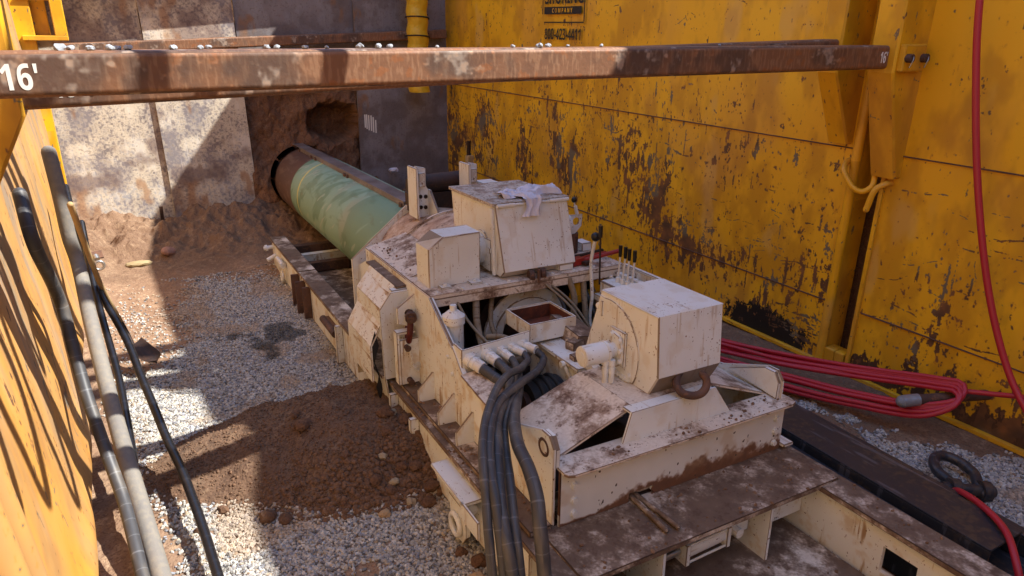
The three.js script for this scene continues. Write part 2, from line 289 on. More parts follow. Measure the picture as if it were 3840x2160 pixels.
const B_tread = sized(tex(512, 512, (u, v) => { // raised diamond bars
  const q = 16, gx = u * q, gy = v * q, i = Math.floor(gx), j = Math.floor(gy), fx = gx - i - 0.5, fy = gy - j - 0.5, s = (i + j) % 2 ? 1 : -1, a = (fx + s * fy) * 0.707, b = (fx - s * fy) * 0.707, k = ss(1, 0.55, Math.hypot(a / 0.46, b / 0.17)) * 255; return [k, k, k];
}, false), 0.46);
const T_tread = sized(tex(512, 512, (u, v) => { const a = fb(u * 6, v * 6, 6, 6, 561, 5), b = fb(u * 40, v * 40, 40, 40, 563, 3); let c = mixc([196, 186, 172], [150, 128, 110], ss(0.4, 0.62, a)); return mixc(c, [104, 84, 68], ss(0.55, 0.68, b) * 0.6); }), 0.46);

const M = {
  wallFar: std({ map: T_wallFar, roughness: 0.5, bumpMap: B_dent, bumpScale: 0.004 }), wallNear: std({ map: T_wallNear, roughness: 0.5, bumpMap: B_dent, bumpScale: 0.004 }),
  wallLeft: std({ map: sized(T_wallLeft, 4.2, 2.1), roughness: 0.7, bumpMap: B_dent, bumpScale: 0.004 }),
  yellow: std({ map: sized(T_yellow, 1.6), roughness: 0.45, bumpMap: B_dent, bumpScale: 0.003 }),
  sheetA: std({ map: T_sheetA, roughness: 0.62, metalness: 0.15, bumpMap: B_fine, bumpScale: 0.0015 }), sheetB: std({ map: T_sheetB, roughness: 0.55, metalness: 0.2, bumpMap: B_fine, bumpScale: 0.0012 }),
  beam: std({ map: T_rustBeam, roughness: 0.6, metalness: 0.15, bumpMap: B_fine, bumpScale: 0.001 }), rust: std({ map: T_bareRust, roughness: 0.8, bumpMap: B_fine, bumpScale: 0.001 }),
  paint: std({ vertexColors: true, map: T_paint, roughness: 0.48, bumpMap: B_dent, bumpScale: 0.002 }), dirty: std({ vertexColors: true, map: T_paintDirty, roughness: 0.6, bumpMap: B_dent, bumpScale: 0.002 }),
  dust: std({ vertexColors: true, map: T_dust, roughness: 0.85, bumpMap: B_fine, bumpScale: 0.0015 }), deck: std({ vertexColors: true, map: T_deck, roughness: 0.85, bumpMap: B_fine, bumpScale: 0.002 }),
  tan: std({ map: T_tan, roughness: 0.85, bumpMap: B_fine, bumpScale: 0.0015 }),
  tread: std({ map: T_tread, roughness: 0.75, bumpMap: B_tread, bumpScale: 0.004 }),
  coat: std({ map: T_coat, roughness: 0.55, bumpMap: B_dent, bumpScale: 0.003 }),
  rubber: std({ map: T_hose, roughness: 0.5 }), dustyHose: std({ map: T_hoseDusty, roughness: 0.75, bumpMap: B_fine, bumpScale: 0.0012 }), blackHose: std({ map: T_hose, color: 0x707078, roughness: 0.35 }),
  oldHose: std({ map: T_paintDirty, color: 0x9c8c78, roughness: 0.65 }),
  clod: std({ map: T_soil, color: 0xb4a69c, roughness: 0.95, bumpMap: B_soil, bumpScale: 0.01 }),
  barMetal: std({ map: T_sheetB, color: 0xf0e8e0, roughness: 0.45, metalness: 0.2 }),
  soil: std({ map: T_soil, vertexColors: true, roughness: 0.95, bumpMap: B_soil, bumpScale: 0.014 }),
  soilFace: std({ map: T_soil, color: 0xd8c4b4, roughness: 0.95, bumpMap: B_soil, bumpScale: 0.02 }),
  black: std({ color: 0x141416, roughness: 0.4 }), blackSteel: std({ map: T_black, roughness: 0.4, metalness: 0.1, bumpMap: B_dent, bumpScale: 0.003 }), tyre: std({ color: 0x1c1b1b, roughness: 0.75 }),
  red: std({ color: 0xae2433, roughness: 0.42 }), redTool: std({ color: 0x96261d, roughness: 0.5 }), shackleRed: std({ map: T_bareRust, color: 0xff6a60, roughness: 0.6 }),
  steel: std({ color: 0xa9a9a6, roughness: 0.35, metalness: 0.85 }), white: std({ color: 0xd9d6cf, roughness: 0.6 }), letter: std({ color: 0xe4e2da, roughness: 0.7 }), ink: std({ color: 0x241f1a, roughness: 0.7 }),
  darkIron: std({ map: T_bareRust, color: 0x9a9088, roughness: 0.6, metalness: 0.2 }),
  duct: std({ color: 0xd2a820, roughness: 0.5, bumpMap: sized(B_dent.clone(), 0.25), bumpScale: 0.012 }), wood: std({ color: 0xb09468, roughness: 0.8 }), tape: std({ color: 0x8c9095, roughness: 0.4, metalness: 0.3, bumpMap: B_fine, bumpScale: 0.003 }),
  cloth: std({ color: 0xd4d2dc, roughness: 0.95, bumpMap: B_fine, bumpScale: 0.002 }),
};

// end plate of the machine: rust creeping up from its lower edge
M.rear = std({ map: sized(tex(1024, 512, (u, v) => {
  const x = u * 2 - 0.71, y = v - 0.29, X = x * 6 + 20, Y = y * 6 + 20, b = nz(X, Y, 571, 4), f = nz(X * 6, Y * 6, 575, 3), g = nz(X * 1.2, Y * 1.2, 579, 3);
  let c = mixc([230, 231, 227], [214, 214, 208], g);
  const low = 1 - (y - 0.415) / (0.02 + 0.1 * ss(-0.5, -0.05, x) * (0.4 + nz(x * 7 + 5, 3, 583, 2)) + 0.07 * GA(x, y, -0.15, 0.45, 0.12, 0.1));
  c = mixc(c, mixc([120, 74, 44], [92, 60, 42], f), ss(0.15, 0.6, low + (b - 0.5) * 1.4 + (f - 0.5) * 0.7) * 0.9);
  c = mixc(c, [186, 160, 128], ss(0.6, 0.75, b) * 0.4);
  return mixc(c, [70, 60, 54], ss(0.8, 0.82, nz(X * 7, Y * 5, 587, 3)));
}), 2, 1), vertexColors: true, roughness: 0.5, bumpMap: B_dent, bumpScale: 0.003 });
// ------------------------------------------------------------------ pit floor, gravel, soil face
const RW = 4.66, LW = -0.3;
const moundH = (x, z) => {
  const k = mix(0, 0.24, ss(-0.3, 1.1, x)) + 0.03 * ss(-0.25, 0, x), c = mix(-3.88, -3.66, ss(0.3, 1.3, x)), hw = mix(0.42, 0.78, ss(-0.25, 1.2, x)), t = (z - c) / hw;
  const edge = nz(x * 3, z * 3, 611, 3) - 0.5;
  return x < 1.6 ? k * Math.max(0, 1 - t * t + 0.5 * edge) : 0;
};
const base = (x, z) => -0.1 * ss(-2.4, -7, z) + 0.26 * ss(-8.2, -9.75, z) * (0.7 + 0.8 * nz(x * 1.6, z * 1.6, 621, 3)) + 0.1 * ss(0.05, -0.3, x) * ss(-6, -9, z);
const gh = (x, z) => {
  const m = moundH(x, z), g = gravelMask(x, z), lumps = m > 0.01 ? (nz(x * 9, z * 9, 631, 5) - 0.45) * 0.045 * ss(0, 0.1, m) : 0;
  return base(x, z) + m + lumps + (nz(x * 2, z * 2, 641, 3) - 0.5) * 0.05 + (nz(x * 14, z * 14, 651, 3) - 0.5) * 0.022 * (1 - 0.6 * g) + (z < -8 ? (nz(x * 5, z * 5, 661, 4) - 0.45) * 0.3 * ss(-8, -9.2, z) : 0);
};
function gravelMask(x, z) {
  const n = nz(x * 2.3, z * 2.3, 671, 4) - 0.5, f = nz(x * 9, z * 9, 675, 3) - 0.5;
  if (x > 2.95) return ss(0.42, 0.56, 0.5 + 0.9 * n + 0.4 * f + 0.9 * (GA(x, z, 3.9, -1.45, 0.66, 0.85) - 0.4));
  const far = ss(-7.9, -6.6, z + n * 1.6 - 0.25 * (x - 0.8)), sand = 1 - 0.93 * ss(0.55, 0.3, x + n * 0.7) * ss(-5.45, -5.75, z + n * 0.8), left = ss(-0.12, 0.1, x + n * 0.3 + 0.12 * ss(-3.4, -4.4, z));
  const mound = 1 - ss(0.015, 0.05, moundH(x, z));
  const bare = 1 - 0.95 * ss(0.56, 0.7, GA(x, z, 0.78, -2.62, 0.16, 0.09) + n * 0.35);
  return clamp(far * sand * left * mound * bare * ss(0.0, 0.14, 0.55 + n * 1.2 + f * 0.8));
}
{
  const xs = [-1.4, 5.6], zs = [-10.4, 4.6], nx = 420, nzz = 900;
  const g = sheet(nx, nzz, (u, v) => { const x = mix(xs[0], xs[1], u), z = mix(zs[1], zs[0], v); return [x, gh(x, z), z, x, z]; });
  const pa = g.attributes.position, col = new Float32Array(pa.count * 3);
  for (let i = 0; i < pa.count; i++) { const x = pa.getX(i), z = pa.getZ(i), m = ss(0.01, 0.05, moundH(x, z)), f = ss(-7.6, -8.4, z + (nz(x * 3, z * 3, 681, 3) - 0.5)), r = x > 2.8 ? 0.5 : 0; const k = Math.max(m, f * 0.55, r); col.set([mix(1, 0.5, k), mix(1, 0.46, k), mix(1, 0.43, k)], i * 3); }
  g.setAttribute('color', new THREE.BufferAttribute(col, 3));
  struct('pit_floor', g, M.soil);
  struct('outer_ground', sheet(1, 1, (u, v) => { const x = mix(-30, 34, u), z = mix(26, -40, v); return [x, -0.5, z, x, z]; }), M.soilFace);
}
function gravel(name, label, x0, x1, z0, z1, count, sc) {
  const g = new THREE.IcosahedronGeometry(1, 0), p = g.attributes.position;
  for (let i = 0; i < p.count; i++) { const x = p.getX(i), y = p.getY(i), z = p.getZ(i), f = 0.72 + 0.5 * hash(Math.round(x * 90), Math.round(y * 90 + z * 170), 5); p.setXYZ(i, x * f, y * f * 0.62, z * f * 0.8); }
  g.computeVertexNormals();
  const m = new THREE.InstancedMesh(g, std({ color: 0xffffff, roughness: 0.85, flatShading: true }), count), d = new THREE.Object3D(), c = new THREE.Color();
  const pal = [[174, 170, 162], [194, 190, 180], [142, 142, 146], [122, 118, 112], [176, 160, 136], [96, 92, 88], [156, 160, 168], [130, 108, 88]];
  let n = 0, tries = 0;
  while (n < count && tries++ < count * 12) {
    const x = rr(x0, x1), z = rr(z0, z1); if (rnd() > gravelMask(x, z)) continue;
    const s = sc * rr(0.55, 1.25); d.position.set(x, gh(x, z) + s * rr(0.0, 0.55), z); d.rotation.set(rr(-0.6, 0.6), rr(0, 6.3), rr(-0.6, 0.6)); d.scale.set(s * rr(0.8, 1.3), s * rr(0.7, 1.1), s); d.updateMatrix(); m.setMatrixAt(n, d.matrix);
    const q = pal[(rnd() * rnd() * 7.99) | 0], damp = ss(0.5, 0.62, GA(x, z, 0.95, -5.75, 0.42, 0.5) * 0.75 + (nz(x * 4, z * 4, 691, 4) - 0.5) * 1.1), dusty = ss(0.52, 0.66, nz(x * 3.1, z * 3.1, 695, 4)), k = rr(0.84, 1.06) * (1 - 0.42 * damp); m.setColorAt(n, c.setRGB(mix(q[0], 166, dusty * 0.6) * k / 255, mix(q[1], 142, dusty * 0.6) * k / 255, mix(q[2], 116, dusty * 0.6) * k / 255, THREE.SRGBColorSpace)); n++;
  }
  m.count = n; m.name = name; shade(m); m.userData = { kind: 'stuff', label, category: 'gravel' }; scene.add(m);
}
gravel('gravel', 'pale crushed stone spread beside the track and along the left wall', -0.3, 1.75, -7.8, -1.4, 84000, 0.0125);
gravel('gravel_bed', 'shaded grey crushed stone between the black steel beams and the right wall', 2.85, 4.6, -2.8, -0.3, 22000, 0.0128);
{ // crumbs of earth over the mound
  const g = new THREE.IcosahedronGeometry(1, 0), cnt = 9000, m = new THREE.InstancedMesh(g, std({ map: T_soil, roughness: 0.95, flatShading: true }), cnt), d = new THREE.Object3D(), c = new THREE.Color(); let n = 0;
  for (let t = 0; t < 60000 && n < cnt; t++) {
    const x = rr(-0.3, 1.55), z = rr(-4.75, -2.7), h = moundH(x, z); if (h < 0.004 || rnd() > 0.25 + 0.75 * ss(-3.6, -3.0, z)) continue;
    const s = 0.0035 + (0.006 + 0.014 * ss(-3.6, -3.0, z)) * Math.pow(rnd(), 3.5); d.position.set(x, gh(x, z) + s * 0.3, z); d.rotation.set(rr(0, 6), rr(0, 6), 0); d.scale.set(s * rr(0.8, 1.3), s * rr(0.7, 1), s); d.updateMatrix(); m.setMatrixAt(n, d.matrix);
    const k = rr(0.46, 0.68); m.setColorAt(n, c.setRGB(k, k * 0.89, k * 0.82)); n++;
  }
  m.count = n; m.name = 'soil_crumbs'; shade(m); m.userData = { kind: 'stuff', label: 'loose crumbs of brown earth over the heap beside the machine', category: 'soil' }; scene.add(m);
}
{ // clods and stones along the foot of the mound
  const cl = [[0.8, -3.68, 0.052, 0], [0.79, -3.82, 0.03, 0], [1.24, -3.48, 0.05, 0], [1.33, -3.4, 0.05, 0], [1.13, -3.09, 0.028, 1], [1.12, -3.23, 0.026, 1], [1.02, -2.96, 0.034, 2], [1.17, -2.97, 0.03, 1], [1.29, -3.5, 0.032, 1], [0.47, -3.24, 0.048, 0], [0.55, -3.19, 0.04, 0], [1.26, -2.92, 0.046, 0], [1.09, -3.05, 0.036, 0], [1.31, -3.0, 0.044, 0], [1.27, -3.12, 0.036, 0], [1.2, -3.15, 0.032, 0], [1.03, -3.12, 0.036, 0], [1.28, -2.38, 0.045, 0], [1.2, -2.26, 0.05, 2], [1.24, -2.5, 0.034, 0], [0.93, -3.3, 0.026, 0], [0.66, -3.32, 0.024, 0], [1.2, -3.34, 0.04, 0], [0.15, -3.32, 0.026, 0], [0.28, -3.42, 0.03, 0]];
  const says = ['brown clod of earth lying on the soil heap', 'pale buff stone among the brown clods', 'tan stone lying at the edge of the gravel'], mats = [M.clod, std({ map: T_soil, color: 0xffffff, roughness: 0.9 }), std({ color: 0xa58b68, roughness: 0.9, bumpMap: B_soil, bumpScale: 0.01 })];
  mats[1] = std({ color: 0x9a8b72, roughness: 0.9, bumpMap: B_soil, bumpScale: 0.01 });
  const grp = ['clods on the soil heap', 'buff stones in the soil heap', 'tan stones at the gravel edge'];
  cl.forEach(([x, z, r, k], i) => { const m = one(k ? 'stone' : 'soil_clod', says[k], k ? 'stone' : 'clod', rock(r, 0.75, i), mats[k], grp[k]); m.position.set(x, gh(x, z) + r * 0.35, z); m.rotation.y = i * 1.7; });
}
{ // cut earth face behind the plates, with the ragged pocket above the pipe
  const pocket = (x, y) => 0.42 * ss(1, 0.66, Math.hypot((x - 3.0) / 0.42, (y - 1.14) / 0.3) + (nz(x * 6, y * 6, 703, 3) - 0.5) * 0.7);
  struct('soil_face', sheet(190, 150, (u, v) => {
    const x = mix(1.78, 3.7, u), y = mix(-0.4, 2.1, v), z = -9.76 + (nz(x * 2.2, y * 1.6, 711, 4) - 0.5) * 0.3 + (nz(x * 9, y * 6, 715, 4) - 0.5) * 0.1 + 0.2 * ss(0.9, 0, y) - pocket(x, y);
    return [x, y, z, x, y];
  }), M.soilFace);
  struct('soil_bank', [bx(-2.2, 7, -0.5, 5.3, -12, -10.9, 0), bx(4.95, 7, -0.5, 5.3, -10.9, 5.5, 0), bx(-2.6, -1.3, -0.5, 5.3, -10.9, 5.5, 0)], M.soilFace);
}
// ------------------------------------------------------------------ shoring: panels, plates, struts
const seamY = [0.52, 1.68];
function rightPanel(label, z0, z1, mat, mw, ends) { // z0 far, z1 near
  const t = thing('trench_box_panel', label, 'trench shield', 'yellow trench shield walls');
  part(t, 'skin_plate', sheet(120, 50, (u, v) => { const z = mix(z0, z1, u), y = mix(0.02, 2.9, v); return [RW + (nz(z * 1.3, y * 1.3, 731, 3) - 0.5) * 0.014, y, z, (z - z0) / mw, v]; }), mat);
  part(t, 'upper_plate', [bx(RW - 0.004, RW + 0.12, 2.905, 5.46, z0, z1, 0.01)], M.yellow);
  part(t, 'panel_core', [bx(RW + 0.03, RW + 0.16, 0.02, 2.9, z0, z1, 0.01)], M.yellow);
  for (const y of seamY) part(t, 'weld_seam', [bx(RW - 0.011, RW + 0.01, y - 0.004, y + 0.004, z0 + 0.02, z1 - 0.02, 0.002)], M.rust);
  part(t, 'bottom_lip', [bx(RW - 0.03, RW + 0.14, 0.0, 0.035, z0, z1, 0.008)], M.yellow);
  return t;
}
const pf = rightPanel('long yellow right wall panel between the far plates and the gap', -10.3, -2.98, M.wallFar, 7.3);
const pn = rightPanel('yellow right wall panel with the red hose hanging down it', -2.74, 4.2, M.wallNear, 4);
part(pf, 'end_tube', [cyl(0.035, [RW - 0.01, 0.0, -2.98], [RW - 0.01, 5.4, -2.98], 14), bx(RW, RW + 0.2, 0, 5.4, -3.0, -2.955, 0.006)], M.yellow);
part(pn, 'end_tube', [bx(RW - 0.02, RW + 0.22, 0, 5.4, -2.77, -2.735, 0.01)], M.yellow);
part(pf, 'foot_block', [bx(RW - 0.02, RW + 0.1, 0, 0.16, -2.95, -2.86, 0.012)], M.yellow); part(pn, 'foot_block', [bx(RW - 0.02, RW + 0.1, 0, 0.16, -2.86, -2.78, 0.012)], M.yellow);
function strutPost(t, z0, z1, yb, yk, x0 = 4.36, x1 = RW) {
  const sgn = x0 < x1 ? 1 : -1;
  const pr = [[x1 + 0.03 * sgn, yb], [x1 - 0.05 * sgn, yb], [x0, yk], [x0, 5.4], [x1 + 0.03 * sgn, 5.4]]; if (sgn < 0) pr.reverse();
  part(t, 'strut_post', plate('z', pr, z0, z1 - z0, [], 0.012), M.yellow);
}
strutPost(pn, -2.83, -2.65, 1.54, 2.22); strutPost(pf, -3.2, -3.04, 1.72, 2.2);
part(pn, 'pin_collar', [bx(4.37, 4.6, 2.225, 2.39, -2.655, -2.61, 0.012)], M.yellow);
for (const x of [4.4, 4.56]) {
  part(pn, 'collar_pin', [cyl(0.026, [x, 2.308, -2.66], [x, 2.308, -2.575], 12)], M.rust);
  part(pn, 'cotter_pin', [tube([[x + 0.02, 2.33, -2.585], [x, 2.3, -2.57], [x - 0.012, 2.255, -2.578]], 0.004, 8, 6)], M.steel);
}
// bent rods through the panel ends
part(pf, 'pin_handle', [tube([[4.68, 1.6, -3.03], [4.62, 1.585, -3.03], [4.55, 1.53, -2.99], [4.55, 1.43, -2.9], [4.58, 1.41, -2.85], [4.62, 1.45, -2.81], [4.66, 1.58, -2.83]], 0.02, 40, 10)], M.yellow);
part(pn, 'pin_handle', [tube([[4.7, 1.49, -2.7], [4.6, 1.485, -2.705], [4.56, 1.45, -2.74], [4.55, 1.3, -2.775]], 0.021, 30, 10)], M.yellow);
// left wall, leaning back a little
const lx = (y) => LW - 0.07 * y;
function leftPanel(label, z0, z1) {
  const t = thing('trench_box_panel', label, 'trench shield', 'yellow trench shield walls');
  part(t, 'skin_plate', sheet(140, 90, (u, v) => { const z = mix(z1, z0, u), y = mix(-0.05, 5.4, v); return [lx(y) + 0.05 * ss(0.45, 0, y) * (0.4 + nz(z, 0, 741, 2)) - 0.12 * ss(0.22, -0.02, y) + (nz(z * 1.2, y * 1.4, 745, 3) - 0.5) * 0.05, y, z, z, y]; }), M.wallLeft);
  return t;
}
const lf = leftPanel('sunlit dusty yellow left wall panel behind the hanging hoses', -9.62, -1.95);
const ln = leftPanel('dusty yellow left wall panel nearest the pit entrance', -1.8, 4.2);
part(lf, 'end_tube', [cyl(0.045, [lx(0) + 0.02, 0, -1.98], [lx(5.4) + 0.02, 5.4, -1.98], 14)], M.wallLeft);
part(ln, 'end_tube', [cyl(0.05, [lx(0) + 0.02, 0, -1.8], [lx(5.4) + 0.02, 5.4, -1.8], 14)], M.wallLeft);
strutPost(lf, -3.42, -3.2, 1.72, 2.12, -0.2, lx(2) - 0.02);
{ // box column carrying the far strut on the left: channel with a closed foot
  const t = lf; part(t, 'far_column', [bx(-0.42, -0.16, 2.26, 5.3, -9.58, -9.5, 0.01), bx(-0.12, 0.0, 2.3, 5.3, -9.45, -9.3, 0.012), bx(-0.42, 0.0, 2.26, 2.31, -9.46, -9.3, 0.008), bx(-0.42, -0.12, 2.66, 2.685, -9.42, -9.33, 0.006), bx(-0.48, -0.3, 0, 5.3, -9.46, -9.36, 0.01)], M.yellow);
}
// struts
function strut(label, a, b, s, mat = M.beam) {
  const d = V3(b[0] - a[0], b[1] - a[1], b[2] - a[2]), L = d.length();
  const g = new RoundedBoxGeometry(L, s, s, 3, s * 0.16), t = thing('steel_strut', label, 'strut', 'steel struts across the pit');
  t.position.set((a[0] + b[0]) / 2, (a[1] + b[1]) / 2, (a[2] + b[2]) / 2); t.quaternion.setFromUnitVectors(V3(1, 0, 0), d.normalize());
  part(t, 'tube', boxUV(g), mat); return t;
}
const font = await new FontLoader().loadAsync('fonts/droid/droid_sans_bold.typeface.json');
function letters(txt, h, wscale = 0.75, depth = 0.0012) { const g = new TextGeometry(txt, { font, size: h, depth, curveSegments: 5, bevelEnabled: false }); g.computeBoundingBox(); const bb = g.boundingBox; g.translate(-(bb.min.x + bb.max.x) / 2, -(bb.min.y + bb.max.y) / 2, 0); g.scale(wscale, 1, 1); return raw(g); }
const s1 = strut('rusty steel strut stencilled 16 feet at both ends', [-0.34, 2.293, -2.77], [4.37, 2.31, -2.77], 0.14);
const st2 = strut('rusty strut crossing behind the 16 foot strut', [-0.3, 2.205, -3.31], [4.4, 2.338, -3.13], 0.145);
const st3 = strut('rusty strut in front of the far steel plates', [-0.1, 2.165, -9.55], [4.6, 2.36, -9.52], 0.125);
strut('high steel strut above the pit over the machine', [-0.6, 5.34, -2.85], [4.7, 5.34, -2.85], 0.14); strut('high steel strut next to the high one over the machine', [-0.6, 5.36, -3.13], [4.7, 5.36, -3.13], 0.13); strut('high steel strut third in the row over the machine', [-0.6, 5.33, -3.46], [4.7, 5.33, -3.46], 0.15);
strut('high wide strut close to the far steel plates', [-0.4, 3.02, -9.4], [4.7, 3.75, -9.3], 0.24);
{ // stencils
  const tl = (t, txt, x, y, h, ws = 0.7) => { const m = part(t, 'stencil_lettering', letters(txt, h, ws), M.letter); m.position.set(x, y, 0.0702); return m; };
  tl(s1, "16'", -2.165, -0.005, 0.078, 0.72); tl(s1, "16'", 2.285, 0.0, 0.066, 0.6);
  const m = part(st2, 'stencil_lettering', letters("15'1", 0.075, 0.72), M.letter); m.position.set(-2.07, 0.005, 0.0728);
}
{ // gravel flung onto the struts
  const spot = [[-0.2, 0.01], [-0.03, 0.018], [0.0, 0.014], [0.055, 0.014], [0.11, 0.015], [0.13, 0.013], [0.165, 0.014], [0.3, 0.014], [0.39, 0.012], [0.42, 0.012], [0.62, 0.013], [0.65, 0.012], [0.75, 0.011], [0.83, 0.01], [0.98, 0.017], [1.04, 0.015], [1.1, 0.013], [1.3, 0.009], [1.66, 0.01], [1.78, 0.016], [1.86, 0.013], [1.96, 0.009], [2.14, 0.011], [2.95, 0.009]];
  const m0 = std({ color: 0x9aa0a6, roughness: 0.85 });
  spot.forEach(([x, r], i) => { const m = one('strut_pebble', 'small grey pebble lying on top of the 16 foot strut', 'pebble', rock(r, 0.75, i + 50), m0, 'pebbles on the strut'); m.position.set(x, 2.365 + 0.017 * (x + 0.34) / 4.7 + r * 0.35, -2.76 + rr(-0.04, 0.03)); m.rotation.y = i; });
}
// far plates
function roadPlate(label, x0, x1, y0, y1, z, tilt, mat) { const t = one('steel_plate', label, 'steel plate', [boxUV(new THREE.BoxGeometry(x1 - x0, y1 - y0, 0.03)).translate(0, (y1 - y0) / 2, 0)], mat, 'steel road plates closing the pit ends'); t.position.set((x0 + x1) / 2, y0, z); t.rotation.z = tilt; return t; }
roadPlate('mud-stained steel plate next to the sunlit left wall', -0.62, 0.83, -0.3, 5.2, -9.68, 0.034, M.sheetA);
const p2 = roadPlate('mud-stained steel plate crossed by the diagonal shadow edge', 0.8, 1.83, -0.3, 5.2, -9.64, 0.02, M.sheetA);
roadPlate('dark steel plate ending above the bored pipe', 1.8, 3.34, 1.72, 5.2, -9.69, 0.0, M.sheetB);
const p4 = roadPlate('dark steel plate beside the yellow duct', 3.27, 4.66, -0.3, 5.2, -9.64, -0.012, M.sheetB);

[[3.36, 1.28, 1.1], [3.385, 1.28, 1.08], [3.415, 1.27, 1.06], [3.45, 1.265, 1.05], [3.48, 1.24, 1.03], [3.515, 1.2, 1.02]].forEach(([x, a, b]) => { const m = part(p4, 'chalk_mark', [bx(x - 0.009 - p4.position.x, x + 0.009 - p4.position.x, b + 0.3, a + 0.3, 0.0155, 0.0165, 0)], M.letter); });


// unseen road plates added side by side behind the camera, cutting low sky light
['added unseen dark steel plate closing the near end by the left wall', 'added unseen dark steel plate at the near end, second from the left wall', 'added unseen dark steel plate at the near end, third from the left wall', 'added unseen dark steel plate closing the near end by the right wall'].forEach((s, i) => roadPlate(s, -0.9 + 1.45 * i, 0.53 + 1.45 * i, -0.3, 5.2, 4.3, 0, M.sheetB));
// ------------------------------------------------------------------ the boring rig: its own frame (x across, y up, z towards the platform end)
const RIG = { p: V3(2.1, 0, -1.95), e: new THREE.Euler(-1.8 * Math.PI / 180, -2.5 * Math.PI / 180, -0.3 * Math.PI / 180, 'YXZ') };
const onRig = (o) => { o.position.copy(RIG.p); o.rotation.copy(RIG.e); return o; };
const rig = (name, label, category, group) => onRig(thing(name, label, category, group));
const bolt = (x, y, z, ax, r = 0.014, h = 0.012) => { const q = [x, y, z], e = [x, y, z]; const i = 'xyz'.indexOf(ax[1]); e[i] += (ax[0] === '-' ? -1 : 1) * h; const w = [...q]; w[i] += (ax[0] === '-' ? -1 : 1) * 0.004; return mergeGeometries([cyl(r * 1.25, q, w, 14), hexb(r, w, e)]); };
function rect(x0, x1, y0, y1) { return [[x0, y0], [x1, y0], [x1, y1], [x0, y1]]; }
function cutPlate(axis, pts, c, t, cuts) { // plate with polygonal cuts
  const s = new THREE.Shape(pts.map((p) => new THREE.Vector2(...p))); for (const q of cuts) s.holes.push(new THREE.Path(q.map((p) => new THREE.Vector2(...p))));
  let g = new THREE.ExtrudeGeometry(s, { depth: t, bevelEnabled: false }); const m = new THREE.Matrix4();
  if (axis === 'x') m.set(0, 0, 1, c, 0, 1, 0, 0, 1, 0, 0, 0, 0, 0, 0, 1); else m.makeTranslation(0, 0, c);
  g.applyMatrix4(m); if (axis === 'x') flip(g); g = raw(g); g.computeVertexNormals(); return boxUV(g);
}
function sheetArc(r, a0, a1, w0, w1) { const pts = []; for (let i = 0; i <= 30; i++) { const a = mix(a0, a1, i / 30) * Math.PI / 180; pts.push([r * Math.cos(a), 0.72 + r * Math.sin(a)]); } for (let i = 30; i >= 0; i--) { const a = mix(a0, a1, i / 30) * Math.PI / 180; pts.push([(r - 0.03) * Math.cos(a), 0.72 + (r - 0.03) * Math.sin(a)]); } return plate('z', pts, w0, w1 - w0, [], 0.002); }
const sub = (parent, name) => { const g = new THREE.Group(); g.name = name; parent.add(g); return g; };
